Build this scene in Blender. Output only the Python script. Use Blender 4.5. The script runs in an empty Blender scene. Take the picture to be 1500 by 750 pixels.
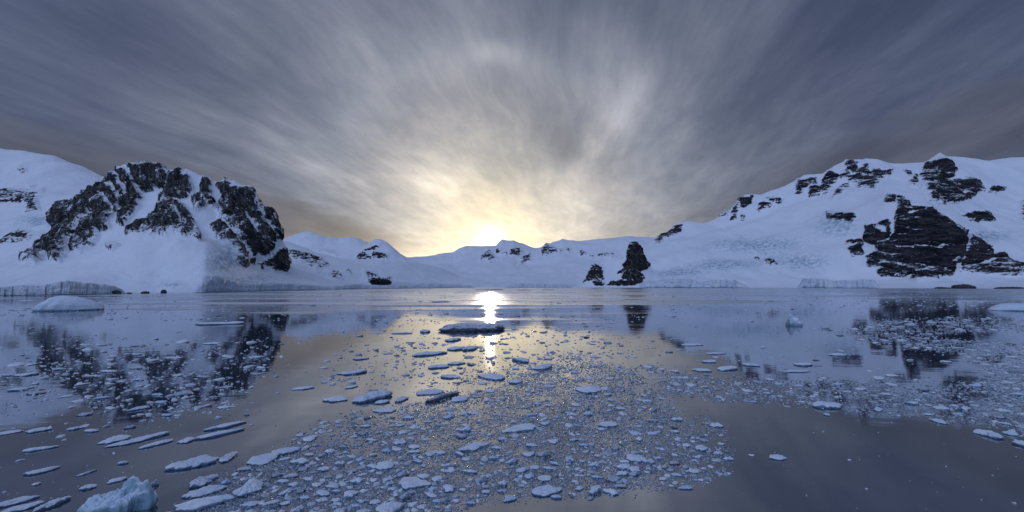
import bpy, math, random
import numpy as np

# ------------------------------------------------------------------ camera, world, sun, exposure
scene = bpy.context.scene
COL = scene.collection
F_PX, W_PX, H_PX = 650.0, 1500.0, 750.0
HORIZON = 416.5
PITCH = math.atan((HORIZON - 375.0) / F_PX)
EYE = 10.0
CP, SP = math.cos(PITCH), math.sin(PITCH)

cam_d = bpy.data.cameras.new('camera')
cam = bpy.data.objects.new('camera', cam_d)
COL.objects.link(cam)
cam_d.sensor_width = 36.0
cam_d.lens = 36.0 * F_PX / W_PX
cam_d.clip_start = 0.3
cam_d.clip_end = 60000.0
cam.location = (0, 0, EYE)
cam.rotation_euler = (math.pi / 2 + PITCH, 0, 0)
scene.camera = cam

SUN_AZ = math.atan((718 - 750) / F_PX)            # radians from +Y towards +X
SUN_EL = math.atan((HORIZON - 350) / F_PX)
SUN_DIR = (math.sin(SUN_AZ) * math.cos(SUN_EL), math.cos(SUN_AZ) * math.cos(SUN_EL), math.sin(SUN_EL))

sun_d = bpy.data.lights.new('sun', 'SUN')
sun_d.energy = 0.5
sun_d.angle = math.radians(0.9)
sun_d.color = (1.0, 0.84, 0.66)
sun = bpy.data.objects.new('sun', sun_d)
COL.objects.link(sun)
from mathutils import Vector
sun.rotation_euler = Vector(SUN_DIR).to_track_quat('Z', 'Y').to_euler()
sun.location = (0, 0, 400)

scene.view_settings.view_transform = 'Standard'
scene.view_settings.look = 'None'
scene.view_settings.exposure = 0.0
scene.view_settings.gamma = 1.0
scene.view_settings.use_curve_mapping = False
scene.cycles.max_bounces = 6
scene.cycles.diffuse_bounces = 3
scene.cycles.glossy_bounces = 3
scene.cycles.transmission_bounces = 2
scene.cycles.volume_bounces = 0
scene.cycles.caustics_reflective = False
scene.cycles.caustics_refractive = False
scene.cycles.use_denoising = True
scene.cycles.sample_clamp_indirect = 4.0


class NT:
    """small node-tree helper"""
    def __init__(self, tree):
        self.t = tree
        self.n = tree.nodes
        self.l = tree.links

    def node(self, kind, **kw):
        nd = self.n.new(kind)
        for k, v in kw.items():
            setattr(nd, k, v)
        return nd

    def put(self, sock, v):
        if isinstance(v, bpy.types.NodeSocket):
            self.l.new(v, sock)
        elif v is not None:
            sock.default_value = v

    def math(self, op, a, b=None, c=None, clamp=False):
        nd = self.node('ShaderNodeMath', operation=op, use_clamp=clamp)
        self.put(nd.inputs[0], a)
        if b is not None: self.put(nd.inputs[1], b)
        if c is not None: self.put(nd.inputs[2], c)
        return nd.outputs[0]

    def vmath(self, op, a, b=None, out=0):
        nd = self.node('ShaderNodeVectorMath', operation=op)
        self.put(nd.inputs[0], a)
        if b is not None: self.put(nd.inputs[1], b)
        return nd.outputs[out]

    def xyz(self, v):
        nd = self.node('ShaderNodeSeparateXYZ')
        self.put(nd.inputs[0], v)
        return nd.outputs

    def comb(self, x, y, z):
        nd = self.node('ShaderNodeCombineXYZ')
        for s, v in zip(nd.inputs, (x, y, z)): self.put(s, v)
        return nd.outputs[0]

    def smooth(self, v, a, b, lo=0.0, hi=1.0):
        nd = self.node('ShaderNodeMapRange', interpolation_type='SMOOTHSTEP')
        self.put(nd.inputs[0], v)
        for i, x in enumerate((a, b, lo, hi)): self.put(nd.inputs[i + 1], x)
        return nd.outputs[0]

    def noise(self, vec, scale, detail=5.0, rough=0.55, dist=0.0, lac=2.0, col=False):
        nd = self.node('ShaderNodeTexNoise')
        self.put(nd.inputs['Vector'], vec)
        nd.inputs['Scale'].default_value = scale
        nd.inputs['Detail'].default_value = detail
        nd.inputs['Roughness'].default_value = rough
        nd.inputs['Lacunarity'].default_value = lac
        nd.inputs['Distortion'].default_value = dist
        return nd.outputs['Color' if col else 'Fac']

    def mix(self, f, a, b, blend='MIX'):
        nd = self.node('ShaderNodeMix', data_type='RGBA', blend_type=blend)
        self.put(nd.inputs[0], f)
        self.put(nd.inputs[6], a)
        self.put(nd.inputs[7], b)
        return nd.outputs[2]

    def ramp(self, f, stops, interp='LINEAR'):
        nd = self.node('ShaderNodeValToRGB')
        nd.color_ramp.interpolation = interp
        e = nd.color_ramp.elements
        while len(e) < len(stops): e.new(0.5)
        for el, (p, c) in zip(e, stops):
            el.position = p
        for el, (p, c) in zip(e, stops):
            el.color = (*c, 1.0)
        self.put(nd.inputs[0], f)
        return nd.outputs[0]


def lin(r, g, b):
    f = lambda c: (c / 255 / 12.92) if c / 255 <= 0.04045 else ((c / 255 + 0.055) / 1.055) ** 2.4
    return (f(r), f(g), f(b))


def build_world():
    w = bpy.data.worlds.new('World')
    scene.world = w
    w.use_nodes = True
    w.node_tree.nodes.clear()
    T = NT(w.node_tree)
    tc = T.node('ShaderNodeTexCoord').outputs['Generated']
    D = T.vmath('NORMALIZE', tc)
    x, y, z = T.xyz(D)
    # physically based clear sky behind the cloud
    sky = T.node('ShaderNodeTexSky', sky_type='NISHITA')
    sky.sun_disc = False
    sky.sun_elevation = SUN_EL
    sky.sun_rotation = SUN_AZ
    sky.air_density = 1.0
    sky.dust_density = 1.0
    sky.ozone_density = 2.0
    nish = T.vmath('SCALE', sky.outputs[0])
    nish.node.inputs['Scale'].default_value = 0.07
    # high cloud veil, coloured by its angle to the sun (elevation squeezed a little: the glow stands upright)
    sx, sy, sz = SUN_DIR
    up = T.math('MULTIPLY', T.math('SUBTRACT', z, sz), 0.88)
    D2 = T.vmath('NORMALIZE', T.comb(x, y, T.math('ADD', up, sz)))
    ang = T.math('DIVIDE', T.math('ARCCOSINE', T.vmath('DOT_PRODUCT', D2, SUN_DIR, 1)), math.pi)
    d = 1 / 180
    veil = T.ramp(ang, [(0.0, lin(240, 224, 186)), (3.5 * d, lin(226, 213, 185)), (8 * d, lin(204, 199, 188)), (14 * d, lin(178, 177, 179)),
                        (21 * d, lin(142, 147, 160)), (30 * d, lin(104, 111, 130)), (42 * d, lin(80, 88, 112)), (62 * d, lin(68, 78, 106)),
                        (95 * d, lin(108, 124, 162)), (130 * d, lin(134, 153, 196)), (1.0, lin(136, 155, 199))])  # last stops: brighter blue sky behind the viewer, added to light the snow
    # cirrus: streaks on a flat layer that all run away from the camera towards one point on the horizon
    zc = T.math('ADD', T.math('MAXIMUM', z, 0.0), 0.10)
    px, py = T.math('DIVIDE', x, zc), T.math('DIVIDE', y, zc)
    a = math.radians(9.0)
    u = T.math('SUBTRACT', T.math('MULTIPLY', px, math.cos(a)), T.math('MULTIPLY', py, math.sin(a)))
    v = T.math('ADD', T.math('MULTIPLY', px, math.sin(a)), T.math('MULTIPLY', py, math.cos(a)))
    P = T.comb(u, v, 0.0)
    warp = T.vmath('SCALE', T.vmath('SUBTRACT', T.noise(P, 0.55, 3, 0.5, col=True), (0.5, 0.5, 0.5)))
    warp.node.inputs['Scale'].default_value = 0.5
    P2 = T.vmath('ADD', P, warp)
    big = T.noise(T.vmath('MULTIPLY', P2, (1.0, 0.55, 1)), 0.8, 4, 0.55)
    st = T.noise(T.vmath('MULTIPLY', P2, (1.0, 0.27, 1)), 2.0, 9, 0.62)
    fine = T.noise(T.vmath('MULTIPLY', T.vmath('ADD', P2, (3.1, 1.7, 0)), (1.0, 0.09, 1)), 13.0, 8, 0.66)
    puff = T.noise(T.vmath('MULTIPLY', P2, (1.0, 0.6, 1)), 5.5, 5, 0.6)
    c = T.math('ADD', T.math('MULTIPLY', T.math('SUBTRACT', big, 0.5), 2.6), T.math('MULTIPLY', T.math('SUBTRACT', st, 0.5), 2.9))
    c = T.math('ADD', c, T.math('MULTIPLY', T.math('SUBTRACT', fine, 0.5), 0.95))
    c = T.math('ADD', c, T.math('MULTIPLY', T.math('SUBTRACT', puff, 0.5), 1.0))
    # named features of this sky: (azimuth, elevation, width, height, lean, strength)
    az0 = T.math('ARCTAN2', x, y)
    el0 = T.math('ARCSINE', z)
    for fa, fe, wa, we, lean, k in [(0.13, 0.30, 0.11, 0.085, 0.9, -0.75), (0.24, 0.36, 0.05, 0.17, -0.9, 0.75), (-0.24, 0.25, 0.24, 0.045, -0.35, 0.40), 
                                    (-0.45, 0.36, 0.28, 0.05, -0.35, -0.35), (-0.5, 0.25, 0.25, 0.03, -0.35, 0.3), (0.30, 0.20, 0.16, 0.05, 0.3, 0.35), (0.62, 0.40, 0.3, 0.06, 0.45, -0.3)]:
        da_ = T.math('SUBTRACT', az0, fa)
        de_ = T.math('SUBTRACT', T.math('SUBTRACT', el0, fe), T.math('MULTIPLY', da_, lean if abs(lean) < 0.8 else lean * 0.4))
        if abs(lean) >= 0.8:
            da_ = T.math('SUBTRACT', da_, T.math('MULTIPLY', T.math('SUBTRACT', el0, fe), 0.75 * (1 if lean < 0 else -1)))
        q_ = T.math('ADD', T.math('POWER', T.math('ABSOLUTE', T.math('DIVIDE', da_, wa)), 2.0), T.math('POWER', T.math('ABSOLUTE', T.math('DIVIDE', de_, we)), 2.0))
        g_ = T.math('EXPONENT', T.math('MULTIPLY', q_, -1.0))
        g_ = T.math('MULTIPLY', g_, T.math('ADD', 0.35, T.math('MULTIPLY', st, 1.3)))
        c = T.math('ADD', c, T.math('MULTIPLY', g_, k))
    c = T.math('MINIMUM', T.math('MAXIMUM', c, -1.2), 1.2)
    gain = T.math('EXPONENT', T.math('MULTIPLY', c, 0.56))
    cl = T.vmath('SCALE', veil)
    T.put(cl.node.inputs['Scale'], gain)
    # thick parts go a little warm grey, thin ones cool
    cl = T.vmath('MULTIPLY', cl, T.mix(T.smooth(c, -0.8, 0.8), (0.92, 0.97, 1.08, 1), (1.05, 1.0, 0.95, 1)))
    # dark low banks of stratus: azimuth / elevation boxes with soft ragged edges
    az = T.math('ARCTAN2', x, y)
    el = T.math('ARCSINE', z)
    rag = T.math('SUBTRACT', T.noise(T.comb(T.math('MULTIPLY', az, 1.0), T.math('MULTIPLY', el, 4.5), 0), 4.0, 5, 0.55), 0.5)

    def bank(caz, cel, waz, wel, tilt, amt, prev):
        da = T.math('SUBTRACT', az, caz)
        de = T.math('SUBTRACT', T.math('SUBTRACT', el, cel), T.math('MULTIPLY', da, tilt))
        de = T.math('ADD', de, T.math('MULTIPLY', rag, 0.09))
        q = T.math('ADD', T.math('POWER', T.math('ABSOLUTE', T.math('DIVIDE', da, waz)), 2.0),
                   T.math('POWER', T.math('ABSOLUTE', T.math('DIVIDE', de, wel)), 2.0))
        m = T.smooth(q, 0.15, 1.35, amt, 0.0)
        return T.mix(m, prev, T.vmath('MULTIPLY', T.mix(T.smooth(st, 0.3, 0.7), (*lin(78, 78, 90), 1), (*lin(100, 100, 112), 1)), (1, 1, 1)))
    cl = bank(-0.42, 0.118, 0.19, 0.050, -0.20, 0.9, cl)
    cl = bank(-0.72, 0.170, 0.32, 0.065, -0.10, 0.60, cl)
    cl = bank(0.80, 0.235, 0.30, 0.060, 0.16, 0.50, cl)
    cl = bank(0.50, 0.145, 0.30, 0.040, 0.16, 0.25, cl)
    # unseen bright lobe added high behind left of the viewer to model the snow
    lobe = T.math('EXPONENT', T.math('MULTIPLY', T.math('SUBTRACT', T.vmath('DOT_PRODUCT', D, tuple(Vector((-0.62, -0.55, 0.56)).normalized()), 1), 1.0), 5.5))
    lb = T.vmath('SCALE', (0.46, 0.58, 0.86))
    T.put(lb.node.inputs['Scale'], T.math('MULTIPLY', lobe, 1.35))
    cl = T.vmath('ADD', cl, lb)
    # sun burning through and the faint 22 degree halo with its bright top
    cosS = T.vmath('DOT_PRODUCT', D, SUN_DIR, 1)
    angS = T.math('ARCCOSINE', T.math('MINIMUM', cosS, 1.0))
    def gauss(v, c0, s):
        q = T.math('DIVIDE', T.math('SUBTRACT', v, c0), s)
        return T.math('EXPONENT', T.math('MULTIPLY', T.math('MULTIPLY', q, q), -1.0))
    def addg(prev, f, col, k):
        s = T.vmath('SCALE', (*[cc * k for cc in col],))
        T.put(s.node.inputs['Scale'], f)
        return T.vmath('ADD', prev, s)
    cl = addg(cl, T.math('EXPONENT', T.math('MULTIPLY', angS, -1 / 0.014)), (1.0, 0.86, 0.60), 3.2)
    cl = addg(cl, gauss(angS, 0.0, 0.06), (1.0, 0.82, 0.50), 0.16)
    cl = addg(cl, T.math('MULTIPLY', gauss(el, 0.10, 0.13), gauss(az, -0.04, 0.30)), (1.0, 0.90, 0.68), 0.26)
    # warm band on the horizon around the sun
    hb = T.math('MULTIPLY', gauss(el, 0.055, 0.050), gauss(az, -0.05, 0.34))
    cl = addg(cl, hb, (1.0, 0.72, 0.38), 0.26)
    cl = addg(cl, T.math('MULTIPLY', gauss(angS, 0.385, 0.030), gauss(az, -0.05, 0.5)), (1.0, 0.95, 0.86), 0.040)
    top = T.math('MULTIPLY', gauss(angS, 0.392, 0.022), gauss(az, -0.045, 0.045))
    cl = addg(cl, top, (1.0, 0.98, 0.85), 0.13)
    ins = T.math('SUBTRACT', 1.0, T.math('MULTIPLY', gauss(angS, 0.29, 0.06), 0.10))
    cl = T.vmath('MULTIPLY', cl, T.comb(ins, ins, ins))
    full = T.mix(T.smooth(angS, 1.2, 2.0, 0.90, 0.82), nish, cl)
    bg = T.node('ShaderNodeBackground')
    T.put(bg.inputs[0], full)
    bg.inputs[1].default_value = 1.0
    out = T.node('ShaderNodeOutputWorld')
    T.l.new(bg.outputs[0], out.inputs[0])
    w.cycles.sampling_method = 'MANUAL'
    w.cycles.sample_map_resolution = 1024


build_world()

# ------------------------------------------------------------------ pixel <-> place (only used to read positions off the photograph)
def ray(px, py):
    u, v = (px - W_PX / 2) / F_PX, (H_PX / 2 - py) / F_PX
    return u, CP - v * SP, SP + v * CP

def on_water(px, py):
    u, y, z = ray(px, py)
    t = -EYE / z
    return u * t, y * t

def at_depth(px, py, Y):
    u, y, z = ray(px, py)
    t = Y / y
    return u * t, Y, EYE + z * t

def to_px(X, Y, Z):
    Z = Z - EYE
    fwd = Y * CP + Z * SP
    up = -Y * SP + Z * CP
    return W_PX / 2 + F_PX * X / fwd, H_PX / 2 - F_PX * up / fwd

# ------------------------------------------------------------------ noise
_rng = np.random.RandomState(7)
PERM = _rng.permutation(256).astype(np.int64)
GRAD = _rng.normal(size=(256, 3))
GRAD /= np.linalg.norm(GRAD, axis=1)[:, None]

def perlin(p):
    i = np.floor(p).astype(np.int64)
    f = p - i
    u = f * f * f * (f * (f * 6 - 15) + 10)
    res = 0.0
    for dx in (0, 1):
        for dy in (0, 1):
            for dz in (0, 1):
                h = PERM[(PERM[(PERM[(i[:, 0] + dx) & 255] + i[:, 1] + dy) & 255] + i[:, 2] + dz) & 255]
                g = GRAD[h]
                dd = f - np.array([dx, dy, dz])
                w = (u[:, 0] if dx else 1 - u[:, 0]) * (u[:, 1] if dy else 1 - u[:, 1]) * (u[:, 2] if dz else 1 - u[:, 2])
                res = res + w * (g * dd).sum(1)
    return res * 1.5

def fbm(p, oct=5, gain=0.5, ridged=False):
    s, a, tot = 0.0, 1.0, 0.0
    for k in range(oct):
        n = perlin(p * (2.03 ** k) + 17.3 * k)
        if ridged: n = 1 - 2 * np.abs(n)
        s = s + a * n
        tot += a
        a *= gain
    return s / tot

# ------------------------------------------------------------------ objects
def new_mesh(name, verts, faces, mat, smooth=True, parent=None):
    me = bpy.data.meshes.new(name)
    verts = np.asarray(verts, dtype=np.float32)
    if isinstance(faces, np.ndarray):
        k = faces.shape[1]
        me.vertices.add(len(verts))
        me.vertices.foreach_set('co', verts.ravel())
        me.loops.add(faces.size)
        me.loops.foreach_set('vertex_index', faces.ravel().astype(np.int32))
        me.polygons.add(len(faces))
        me.polygons.foreach_set('loop_start', np.arange(0, faces.size, k, dtype=np.int32))
        me.update(calc_edges=True)
    else:
        me.from_pydata(verts.tolist(), [], faces)
    me.polygons.foreach_set('use_smooth', [smooth] * len(me.polygons))
    me.validate()
    if mat: me.materials.append(mat)
    o = bpy.data.objects.new(name, me)
    COL.objects.link(o)
    if parent: o.parent = parent
    return o

def tag(o, label=None, cat=None, group=None, kind=None):
    if label: o['label'] = label
    if cat: o['category'] = cat
    if group: o['group'] = group
    if kind: o['kind'] = kind
    return o

def new_mat(name):
    m = bpy.data.materials.new(name)
    m.use_nodes = True
    m.node_tree.nodes.clear()
    return m, NT(m.node_tree)

def bump(T, h, dist, strength=1.0, normal=None):
    b = T.node('ShaderNodeBump')
    b.inputs['Strength'].default_value = strength
    b.inputs['Distance'].default_value = dist
    T.put(b.inputs['Height'], h)
    if normal is not None: T.l.new(normal, b.inputs['Normal'])
    return b.outputs[0]

# ------------------------------------------------------------------ materials
def mountain_mat(name, unit, stretch, rot=(0, 0, 0), slant=None, rock=((0.012, 0.014, 0.019), (0.085, 0.080, 0.078)), snow=(0.82, 0.85, 0.90), cover=0.0, kk=1.0, sl=1.5, sharp=0.12):
    """snow over rock; unit = metres per photo pixel at that distance"""
    m, T = new_mat(name)
    geo = T.node('ShaderNodeNewGeometry')
    R = T.node('ShaderNodeAttribute', attribute_name='rock').outputs['Fac']
    mp = T.node('ShaderNodeMapping')
    mp.inputs['Scale'].default_value = [s / unit for s in stretch]
    mp.inputs['Rotation'].default_value = rot
    T.l.new(geo.outputs['Position'], mp.inputs[0])
    P = mp.outputs[0]
    if slant:
        c_, s_ = math.cos(slant), math.sin(slant)
        g = geo.outputs['Position']
        P = T.comb(T.math('MULTIPLY', T.vmath('DOT_PRODUCT', g, (c_, 0.10, s_), 1), stretch[0] / unit), T.math('MULTIPLY', T.xyz(g)[1], stretch[1] / unit),
                   T.math('MULTIPLY', T.vmath('DOT_PRODUCT', g, (-s_, 0.0, c_), 1), stretch[2] / unit))
    iso = T.vmath('SCALE', geo.outputs['Position'])
    iso.node.inputs['Scale'].default_value = 1.0 / unit
    n1 = T.noise(P, 0.13, 8, 0.74, 0.5)
    n2 = T.noise(iso, 0.36, 5, 0.75, 0.3)
    nz = T.xyz(geo.outputs['Normal'])[2]
    k = T.math('ADD', T.math('MULTIPLY', T.math('SUBTRACT', n1, 0.5), 3.6 * kk), T.math('MULTIPLY', T.math('SUBTRACT', n2, 0.5), 2.0 * kk))
    slope = T.math('MULTIPLY', T.math('SUBTRACT', 0.50, nz), sl)
    f = T.math('ADD', T.math('ADD', R, k), slope)
    m_rock = T.smooth(f, 0.54 + cover, 0.54 + cover + sharp)
    m_rock = T.math('MULTIPLY', m_rock, T.smooth(R, 0.03, 0.15))
    tone = T.noise(P, 0.22, 5, 0.7)
    rc = T.mix(T.smooth(T.math('ADD', tone, T.math('MULTIPLY', T.math('SUBTRACT', n2, 0.5), 0.6)), 0.38, 0.78), (*rock[0], 1), (*rock[1], 1))
    iceA = T.node('ShaderNodeAttribute', attribute_name='ice').outputs['Fac']
    iceN = T.noise(iso, 0.20, 5, 0.65)
    sc = T.mix(T.math('MULTIPLY', iceA, T.smooth(iceN, 0.40, 0.62)), (*snow, 1), (0.36, 0.50, 0.60, 1))
    sc = T.mix(T.smooth(T.noise(iso, 0.035, 4, 0.5), 0.3, 0.7), sc, T.vmath('MULTIPLY', sc, (0.93, 0.94, 0.96)))
    col = T.mix(m_rock, sc, rc)
    hr = T.math('ADD', T.noise(P, 0.35, 7, 0.75), T.math('MULTIPLY', n1, 0.8))
    hs = T.math('ADD', T.math('MULTIPLY', T.noise(T.vmath('MULTIPLY', iso, (1.0, 1.0, 0.45)), 0.032, 5, 0.5, 0.6), 1.7), T.math('MULTIPLY', T.noise(iso, 0.11, 4, 0.55), 0.22))
    hs = T.math('ADD', hs, T.math('MULTIPLY', T.noise(T.vmath('MULTIPLY', iso, (1.0, 1.0, 0.18)), 0.16, 4, 0.55, 0.4), 0.18))
    h = T.math('ADD', T.math('MULTIPLY', m_rock, T.math('MULTIPLY', hr, 4.6)), T.math('MULTIPLY', hs, 2.6))
    h = T.math('ADD', h, T.math('MULTIPLY', T.math('MULTIPLY', iceA, iceN), 3.0))
    N = bump(T, h, unit * 1.0, 0.8)
    b = T.node('ShaderNodeBsdfPrincipled')
    T.put(b.inputs['Base Color'], col)
    T.put(b.inputs['Roughness'], T.math('SUBTRACT', 0.9, T.math('MULTIPLY', iceA, 0.2)))
    b.inputs['Specular IOR Level'].default_value = 0.15
    T.put(b.inputs['Normal'], N)
    o = T.node('ShaderNodeOutputMaterial')
    T.l.new(b.outputs[0], o.inputs[0])
    return m

def water_mat():
    m, T = new_mat('sea_water')
    geo = T.node('ShaderNodeNewGeometry')
    P = geo.outputs['Position']
    x, y, z = T.xyz(P)
    # breeze patches: rippled lanes well out, mirror calm near
    lane = T.noise(T.vmath('MULTIPLY', P, (0.0035, 0.011, 1)), 1.0, 4, 0.55, 0.4)
    far = T.smooth(T.math('ADD', y, T.math('MULTIPLY', T.math('SUBTRACT', lane, 0.5), 620.0)), T.smooth(T.math('ABSOLUTE', T.math('ADD', x, 30.0)), 110.0, 260.0, 165.0, 260.0), T.smooth(T.math('ABSOLUTE', T.math('ADD', x, 30.0)), 110.0, 260.0, 215.0, 460.0))
    lanes2 = T.smooth(T.noise(T.vmath('MULTIPLY', P, (0.004, 0.03, 1)), 1.0, 4, 0.6, 0.3), 0.42, 0.60)
    calm = T.math('MULTIPLY', far, T.math('ADD', 0.14, T.math('MULTIPLY', lanes2, 0.86)))
    patch = T.smooth(T.noise(T.vmath('MULTIPLY', P, (0.012, 0.03, 1)), 1.0, 3, 0.5), 0.45, 0.7)
    rough = T.math('ADD', T.math('ADD', 0.045, T.math('MULTIPLY', patch, 0.03)), T.math('MULTIPLY', calm, 0.45))
    w1 = T.noise(T.vmath('MULTIPLY', P, (0.55, 1.1, 1)), 1.0, 3, 0.5)
    w2 = T.noise(T.vmath('MULTIPLY', P, (0.10, 0.20, 1)), 1.0, 2, 0.5)
    w3 = T.noise(T.vmath('MULTIPLY', P, (0.35, 1.6, 1)), 1.0, 3, 0.6)
    h = T.math('ADD', T.math('MULTIPLY', w1, 0.0025), T.math('MULTIPLY', w2, 0.020))
    h = T.math('ADD', h, T.math('MULTIPLY', T.math('MULTIPLY', w3, far), 0.05))
    N = bump(T, h, 1.0, 1.0)
    fr = T.node('ShaderNodeFresnel')
    fr.inputs['IOR'].default_value = 2.1
    T.l.new(N, fr.inputs['Normal'])
    gl = T.node('ShaderNodeBsdfAnisotropic')
    gl.inputs['Color'].default_value = (0.94, 0.96, 1.0, 1)
    T.put(gl.inputs['Roughness'], rough)
    T.l.new(N, gl.inputs['Normal'])
    df = T.node('ShaderNodeBsdfDiffuse')
    # skin of new ice on far lanes; its pale colour also paints rippled sky reflection
    film = T.math('MULTIPLY', far, T.smooth(T.noise(T.vmath('MULTIPLY', P, (0.006, 0.05, 1)), 1.0, 6, 0.7, 0.3), 0.42, 0.58))
    film = T.math('MULTIPLY', film, T.smooth(T.math('ABSOLUTE', T.math('ADD', T.math('DIVIDE', x, y), 0.06)), 0.20, 0.42)) if False else T.math('MULTIPLY', film, T.smooth(T.math('ABSOLUTE', T.math('ADD', x, 25.0)), 95.0, 230.0))
    T.put(df.inputs['Color'], T.mix(film, (0.018, 0.032, 0.055, 1), (0.34, 0.40, 0.48, 1)))
    mx = T.node('ShaderNodeMixShader')
    T.put(mx.inputs[0], T.math('SUBTRACT', T.math('ADD', T.math('ADD', T.math('MULTIPLY', fr.outputs[0], 0.50), 0.33), T.math('MULTIPLY', far, 0.15)), T.math('MULTIPLY', film, 0.18), clamp=True))
    T.l.new(df.outputs[0], mx.inputs[1])
    T.l.new(gl.outputs[0], mx.inputs[2])
    o = T.node('ShaderNodeOutputMaterial')
    T.l.new(mx.outputs[0], o.inputs[0])
    return m

def ice_mat(name, top=(0.80, 0.84, 0.90), side=(0.34, 0.47, 0.60), nscale=6.0, bdist=0.03, tilt=(0.25, 0.72), spec=0.3):
    """snow on what faces up, bare blue ice on the flanks"""
    m, T = new_mat(name)
    geo = T.node('ShaderNodeNewGeometry')
    P = geo.outputs['Position']
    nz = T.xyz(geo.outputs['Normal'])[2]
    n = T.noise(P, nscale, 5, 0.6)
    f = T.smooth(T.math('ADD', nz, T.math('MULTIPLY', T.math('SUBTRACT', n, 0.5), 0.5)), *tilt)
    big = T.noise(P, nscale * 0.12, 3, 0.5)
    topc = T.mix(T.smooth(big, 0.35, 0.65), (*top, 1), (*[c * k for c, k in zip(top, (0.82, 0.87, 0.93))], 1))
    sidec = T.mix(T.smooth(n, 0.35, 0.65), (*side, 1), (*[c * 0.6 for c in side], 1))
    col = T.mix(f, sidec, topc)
    h = T.math('ADD', n, T.math('MULTIPLY', T.noise(P, nscale * 4, 3, 0.6), 0.3))
    N = bump(T, h, bdist, 0.8)
    b = T.node('ShaderNodeBsdfPrincipled')
    T.put(b.inputs['Base Color'], col)
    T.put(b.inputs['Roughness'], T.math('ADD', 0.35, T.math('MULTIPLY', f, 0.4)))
    b.inputs['Specular IOR Level'].default_value = spec
    T.put(b.inputs['Normal'], N)
    o = T.node('ShaderNodeOutputMaterial')
    T.l.new(b.outputs[0], o.inputs[0])
    return m

def brash_mat():
    """crushed ice: some bits carry snow, others are wet clear ice that mirrors the sky"""
    m, T = new_mat('brash_ice')
    tint = T.node('ShaderNodeAttribute', attribute_name='tint').outputs['Fac']
    geo = T.node('ShaderNodeNewGeometry')
    n = T.noise(geo.outputs['Position'], 14.0, 3, 0.6)
    colr = T.ramp(tint, [(0.0, (0.05, 0.07, 0.095)), (0.3, (0.15, 0.19, 0.24)), (0.65, (0.40, 0.47, 0.56)), (1.0, (0.74, 0.79, 0.87))])
    b = T.node('ShaderNodeBsdfPrincipled')
    T.put(b.inputs['Base Color'], colr)
    T.put(b.inputs['Roughness'], T.smooth(tint, 0.2, 0.8, 0.26, 0.7))
    b.inputs['IOR'].default_value = 1.6
    b.inputs['Specular IOR Level'].default_value = 0.8
    T.put(b.inputs['Normal'], bump(T, n, 0.03, 0.7))
    o = T.node('ShaderNodeOutputMaterial')
    T.l.new(b.outputs[0], o.inputs[0])
    return m

# ------------------------------------------------------------------ terrain
def poly_sd(px, py, poly):
    """signed distance in photo pixels, positive inside"""
    poly = np.asarray(poly, float)
    d2 = np.full(px.shape, 1e18)
    inside = np.zeros(px.shape, bool)
    n = len(poly)
    for i in range(n):
        ax, ay = poly[i]
        bx, by = poly[(i + 1) % n]
        ex, ey = bx - ax, by - ay
        wx, wy = px - ax, py - ay
        t = np.clip((wx * ex + wy * ey) / (ex * ex + ey * ey + 1e-9), 0, 1)
        d2 = np.minimum(d2, (wx - t * ex) ** 2 + (wy - t * ey) ** 2)
        if ay != by:
            c = ((ay > py) != (by > py)) & (px < ex * (py - ay) / (by - ay) + ax)
            inside ^= c
    d = np.sqrt(d2)
    return np.where(inside, d, -d)

def zoomed(pts, ox, oy, s):
    return [(ox + x / s, oy + y / s) for x, y in pts]

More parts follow.
